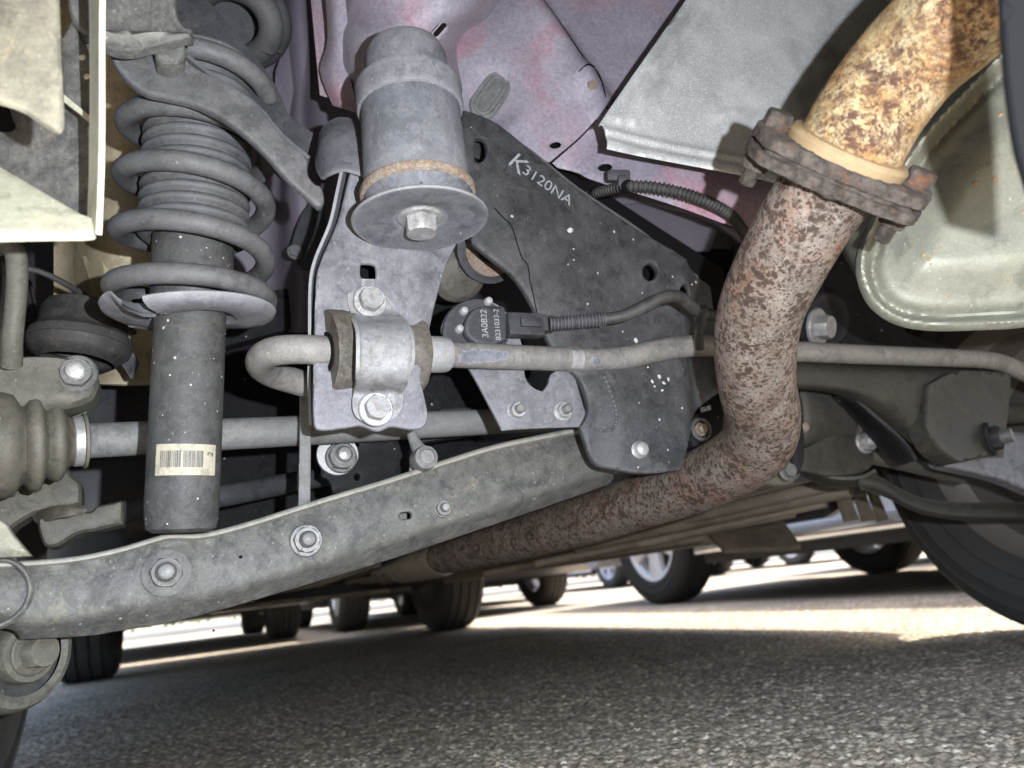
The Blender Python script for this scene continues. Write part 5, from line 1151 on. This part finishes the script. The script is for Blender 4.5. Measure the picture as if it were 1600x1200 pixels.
gridp('shroud', [[(1235, 772, 1.4), (1270, 758, 1.38), (1320, 752, 1.37), (1345, 760, 1.38)], [(1245, 792, 1.36), (1280, 785, 1.34), (1325, 776, 1.34), (1350, 772, 1.36)]], 'under_brown', T, th=.004)

# ================================================================== PARKED CARS
def parked(name, label, a, f, paint, wheels, length=4.4, width=1.72, zb=.22, group=None, wrad=.31, style='five', rim='wheel_white', rot=0., tyre='tyre', h=1.45):
    """a hatchback: body sides with wheel arches, sill strip, bumpers, glass, four wheels. a, f: centre; rot turns it"""
    c, s = math.cos(rot), math.sin(rot); ax = AX * c + FW * s; fw = -AX * s + FW * c
    O = car(a, f); P_ = lambda x, y, z: O + ax * x + fw * y + UP * z
    T = Thing(name, label, 'car', O, group); L = length / 2; w = width / 2; wb = length * .30
    arc = lambda yc: [(yc + (wrad + .05) * math.cos(q), wrad + (wrad + .05) * math.sin(q)) for q in np.linspace(math.pi, 0, 12)]
    prof = [(-L, .55), (-L + .03, .30), (-L + .25, zb)] + arc(-wb) + [(-wb + .5, zb), (wb - .5, zb)] + arc(wb) + [(L - .25, zb), (L - .02, .30), (L, .55), (L - .1, .78), (L - .9, .92), (L - 1.5, h - .05), (L - 2.0, h), (-L + 1.0, h), (-L + .35, .98), (-L + .05, .9)]
    m = len(prof); V = []; tum = lambda z: w - max(0, z - .85) * .28
    for sg in (-1, 1): V += [P_(sg * tum(z), y, z) for y, z in prof]
    F = [tuple(range(m)), tuple(m + i for i in range(m))[::-1]] + [(i, (i + 1) % m, m + (i + 1) % m, m + i) for i in range(m)]
    o = link_mesh('body', V, F, paint, T, 30); bm = bmesh.new(); bm.from_mesh(o.data); bmesh.ops.recalc_face_normals(bm, faces=bm.faces); bm.to_mesh(o.data); bm.free()
    for sg in (-1, 1):
        V = [P_(sg * (tum(z) + .004), y, z) for y, z in ((L - 1.0, .95), (L - 1.55, h - .1), (-L + 1.0, h - .1), (-L + .5, .98))]
        link_mesh('side_window', V, [(0, 1, 2, 3)], 'glass_dark', T, 30)
        V, F = box_geo(P_(sg * (w + .004), 0, zb + .035), ax, fw, UP, .03, 2 * wb - 2 * wrad - .16, .07, .012); link_mesh('sill', V, F, 'chrome' if paint == 'car_silver' else paint, T, 30)
        V, F = box_geo(P_(sg * (w - .05), 0, zb - .02), ax, fw, UP, .05, 2 * wb - 2 * wrad - .2, .05, .008); link_mesh('sill_seam', V, F, 'trim_black', T, 30)
        for yc in (-wb, wb):
            if (sg, yc > 0) in wheels: wheel(P_(sg * (w - .10), yc, wrad), ax * sg, wrad, .20, wrad * .66, '', parent=T, rim=rim, style=style, tyre=tyre)
    V, F = box_geo(P_(0, 0, zb + .01), ax, fw, UP, width - .3, length - .7, .05, .01); link_mesh('underside', V, F, 'dark_under', T, 30)
    for sg in (-1, 1):
        V, F = box_geo(P_(sg * (w - .25), L - .01, .66), ax, fw, UP, .32, .05, .12, .015); link_mesh('headlamp', V, F, 'car_white', T, 30)
        V, F = box_geo(P_(sg * (w - .2), -L + .03, .72), ax, fw, UP, .28, .05, .12, .015); link_mesh('tail_lamp', V, F, 'lamp_glass', T, 30)
    return T
allw = [(-1, False), (-1, True), (1, False), (1, True)]
parked('parked_car', 'silver parked car with white five-spoke wheel beyond the sunlit strip', 3.10, 2.22, 'car_silver', allw, wrad=.338, h=1.32)
for i, (lab, a, f, paint, st, rim, rot) in enumerate((
    ('blue parked car far beyond the white five-spoke wheel', 2.9, 9.4, 'car_blue', 'five', 'wheel_silver', 0),
    ('white parked car farthest beyond the sunlit lot, at the open gap', 5.6, 9.8, 'car_white', 'five', 'wheel_silver', .0),
    ('dark parked car with ten-spoke alloy wheel in front of the dark rims', 1.83, 7.0, 'car_dark', 'ten', 'wheel_silver', .0),
    ('pale parked car standing beyond the ribbed black tyre', -.12, 7.25, 'car_white', 'ten', 'wheel_silver', .0),
    ('dark parked car behind the silver one, its tyres seen under it', 5.4, 3.0, 'car_dark', 'five', 'wheel_silver', 0),
    ('silver parked car at the far end of the row', 8.2, 9.5, 'car_silver', 'five', 'wheel_silver', 0))):
    parked('parked_car', lab, a, f, paint, allw, style=st, rim=rim, rot=rot, group='cars parked beyond', tyre='tyre_dusty')
# kerb and hedge that close the lot
T = Thing('hedge', 'low green hedge along the far edge of the lot', 'hedge', car(2, 16, 0))
rh = np.random.default_rng(11); V = []; F = []
for i in range(9000):
    c_ = car(rh.uniform(-14, 26), rh.uniform(15.2, 16.4), rh.uniform(.1, 1.5)); a_ = rh.normal(size=3); b_ = rh.normal(size=3); s_ = .07; k = len(V)
    a_, b_ = nrm(a_) * s_, nrm(b_) * s_; V += [c_ - a_, c_ + b_ * .6, c_ + a_, c_ - b_ * .6]; F.append((k, k + 1, k + 2, k + 3))
o = link_mesh('foliage', V, F, 'hedge_green', T, None); o['kind'] = 'stuff'
boxo('kerb', car(6, 14.5, .06), AX, FW, UP, (44, .25, .12), 'kerb_concrete', bev=.02)['kind'] = 'structure'

for o in bpy.data.objects:
    if '_loc' in o: del o['_loc']
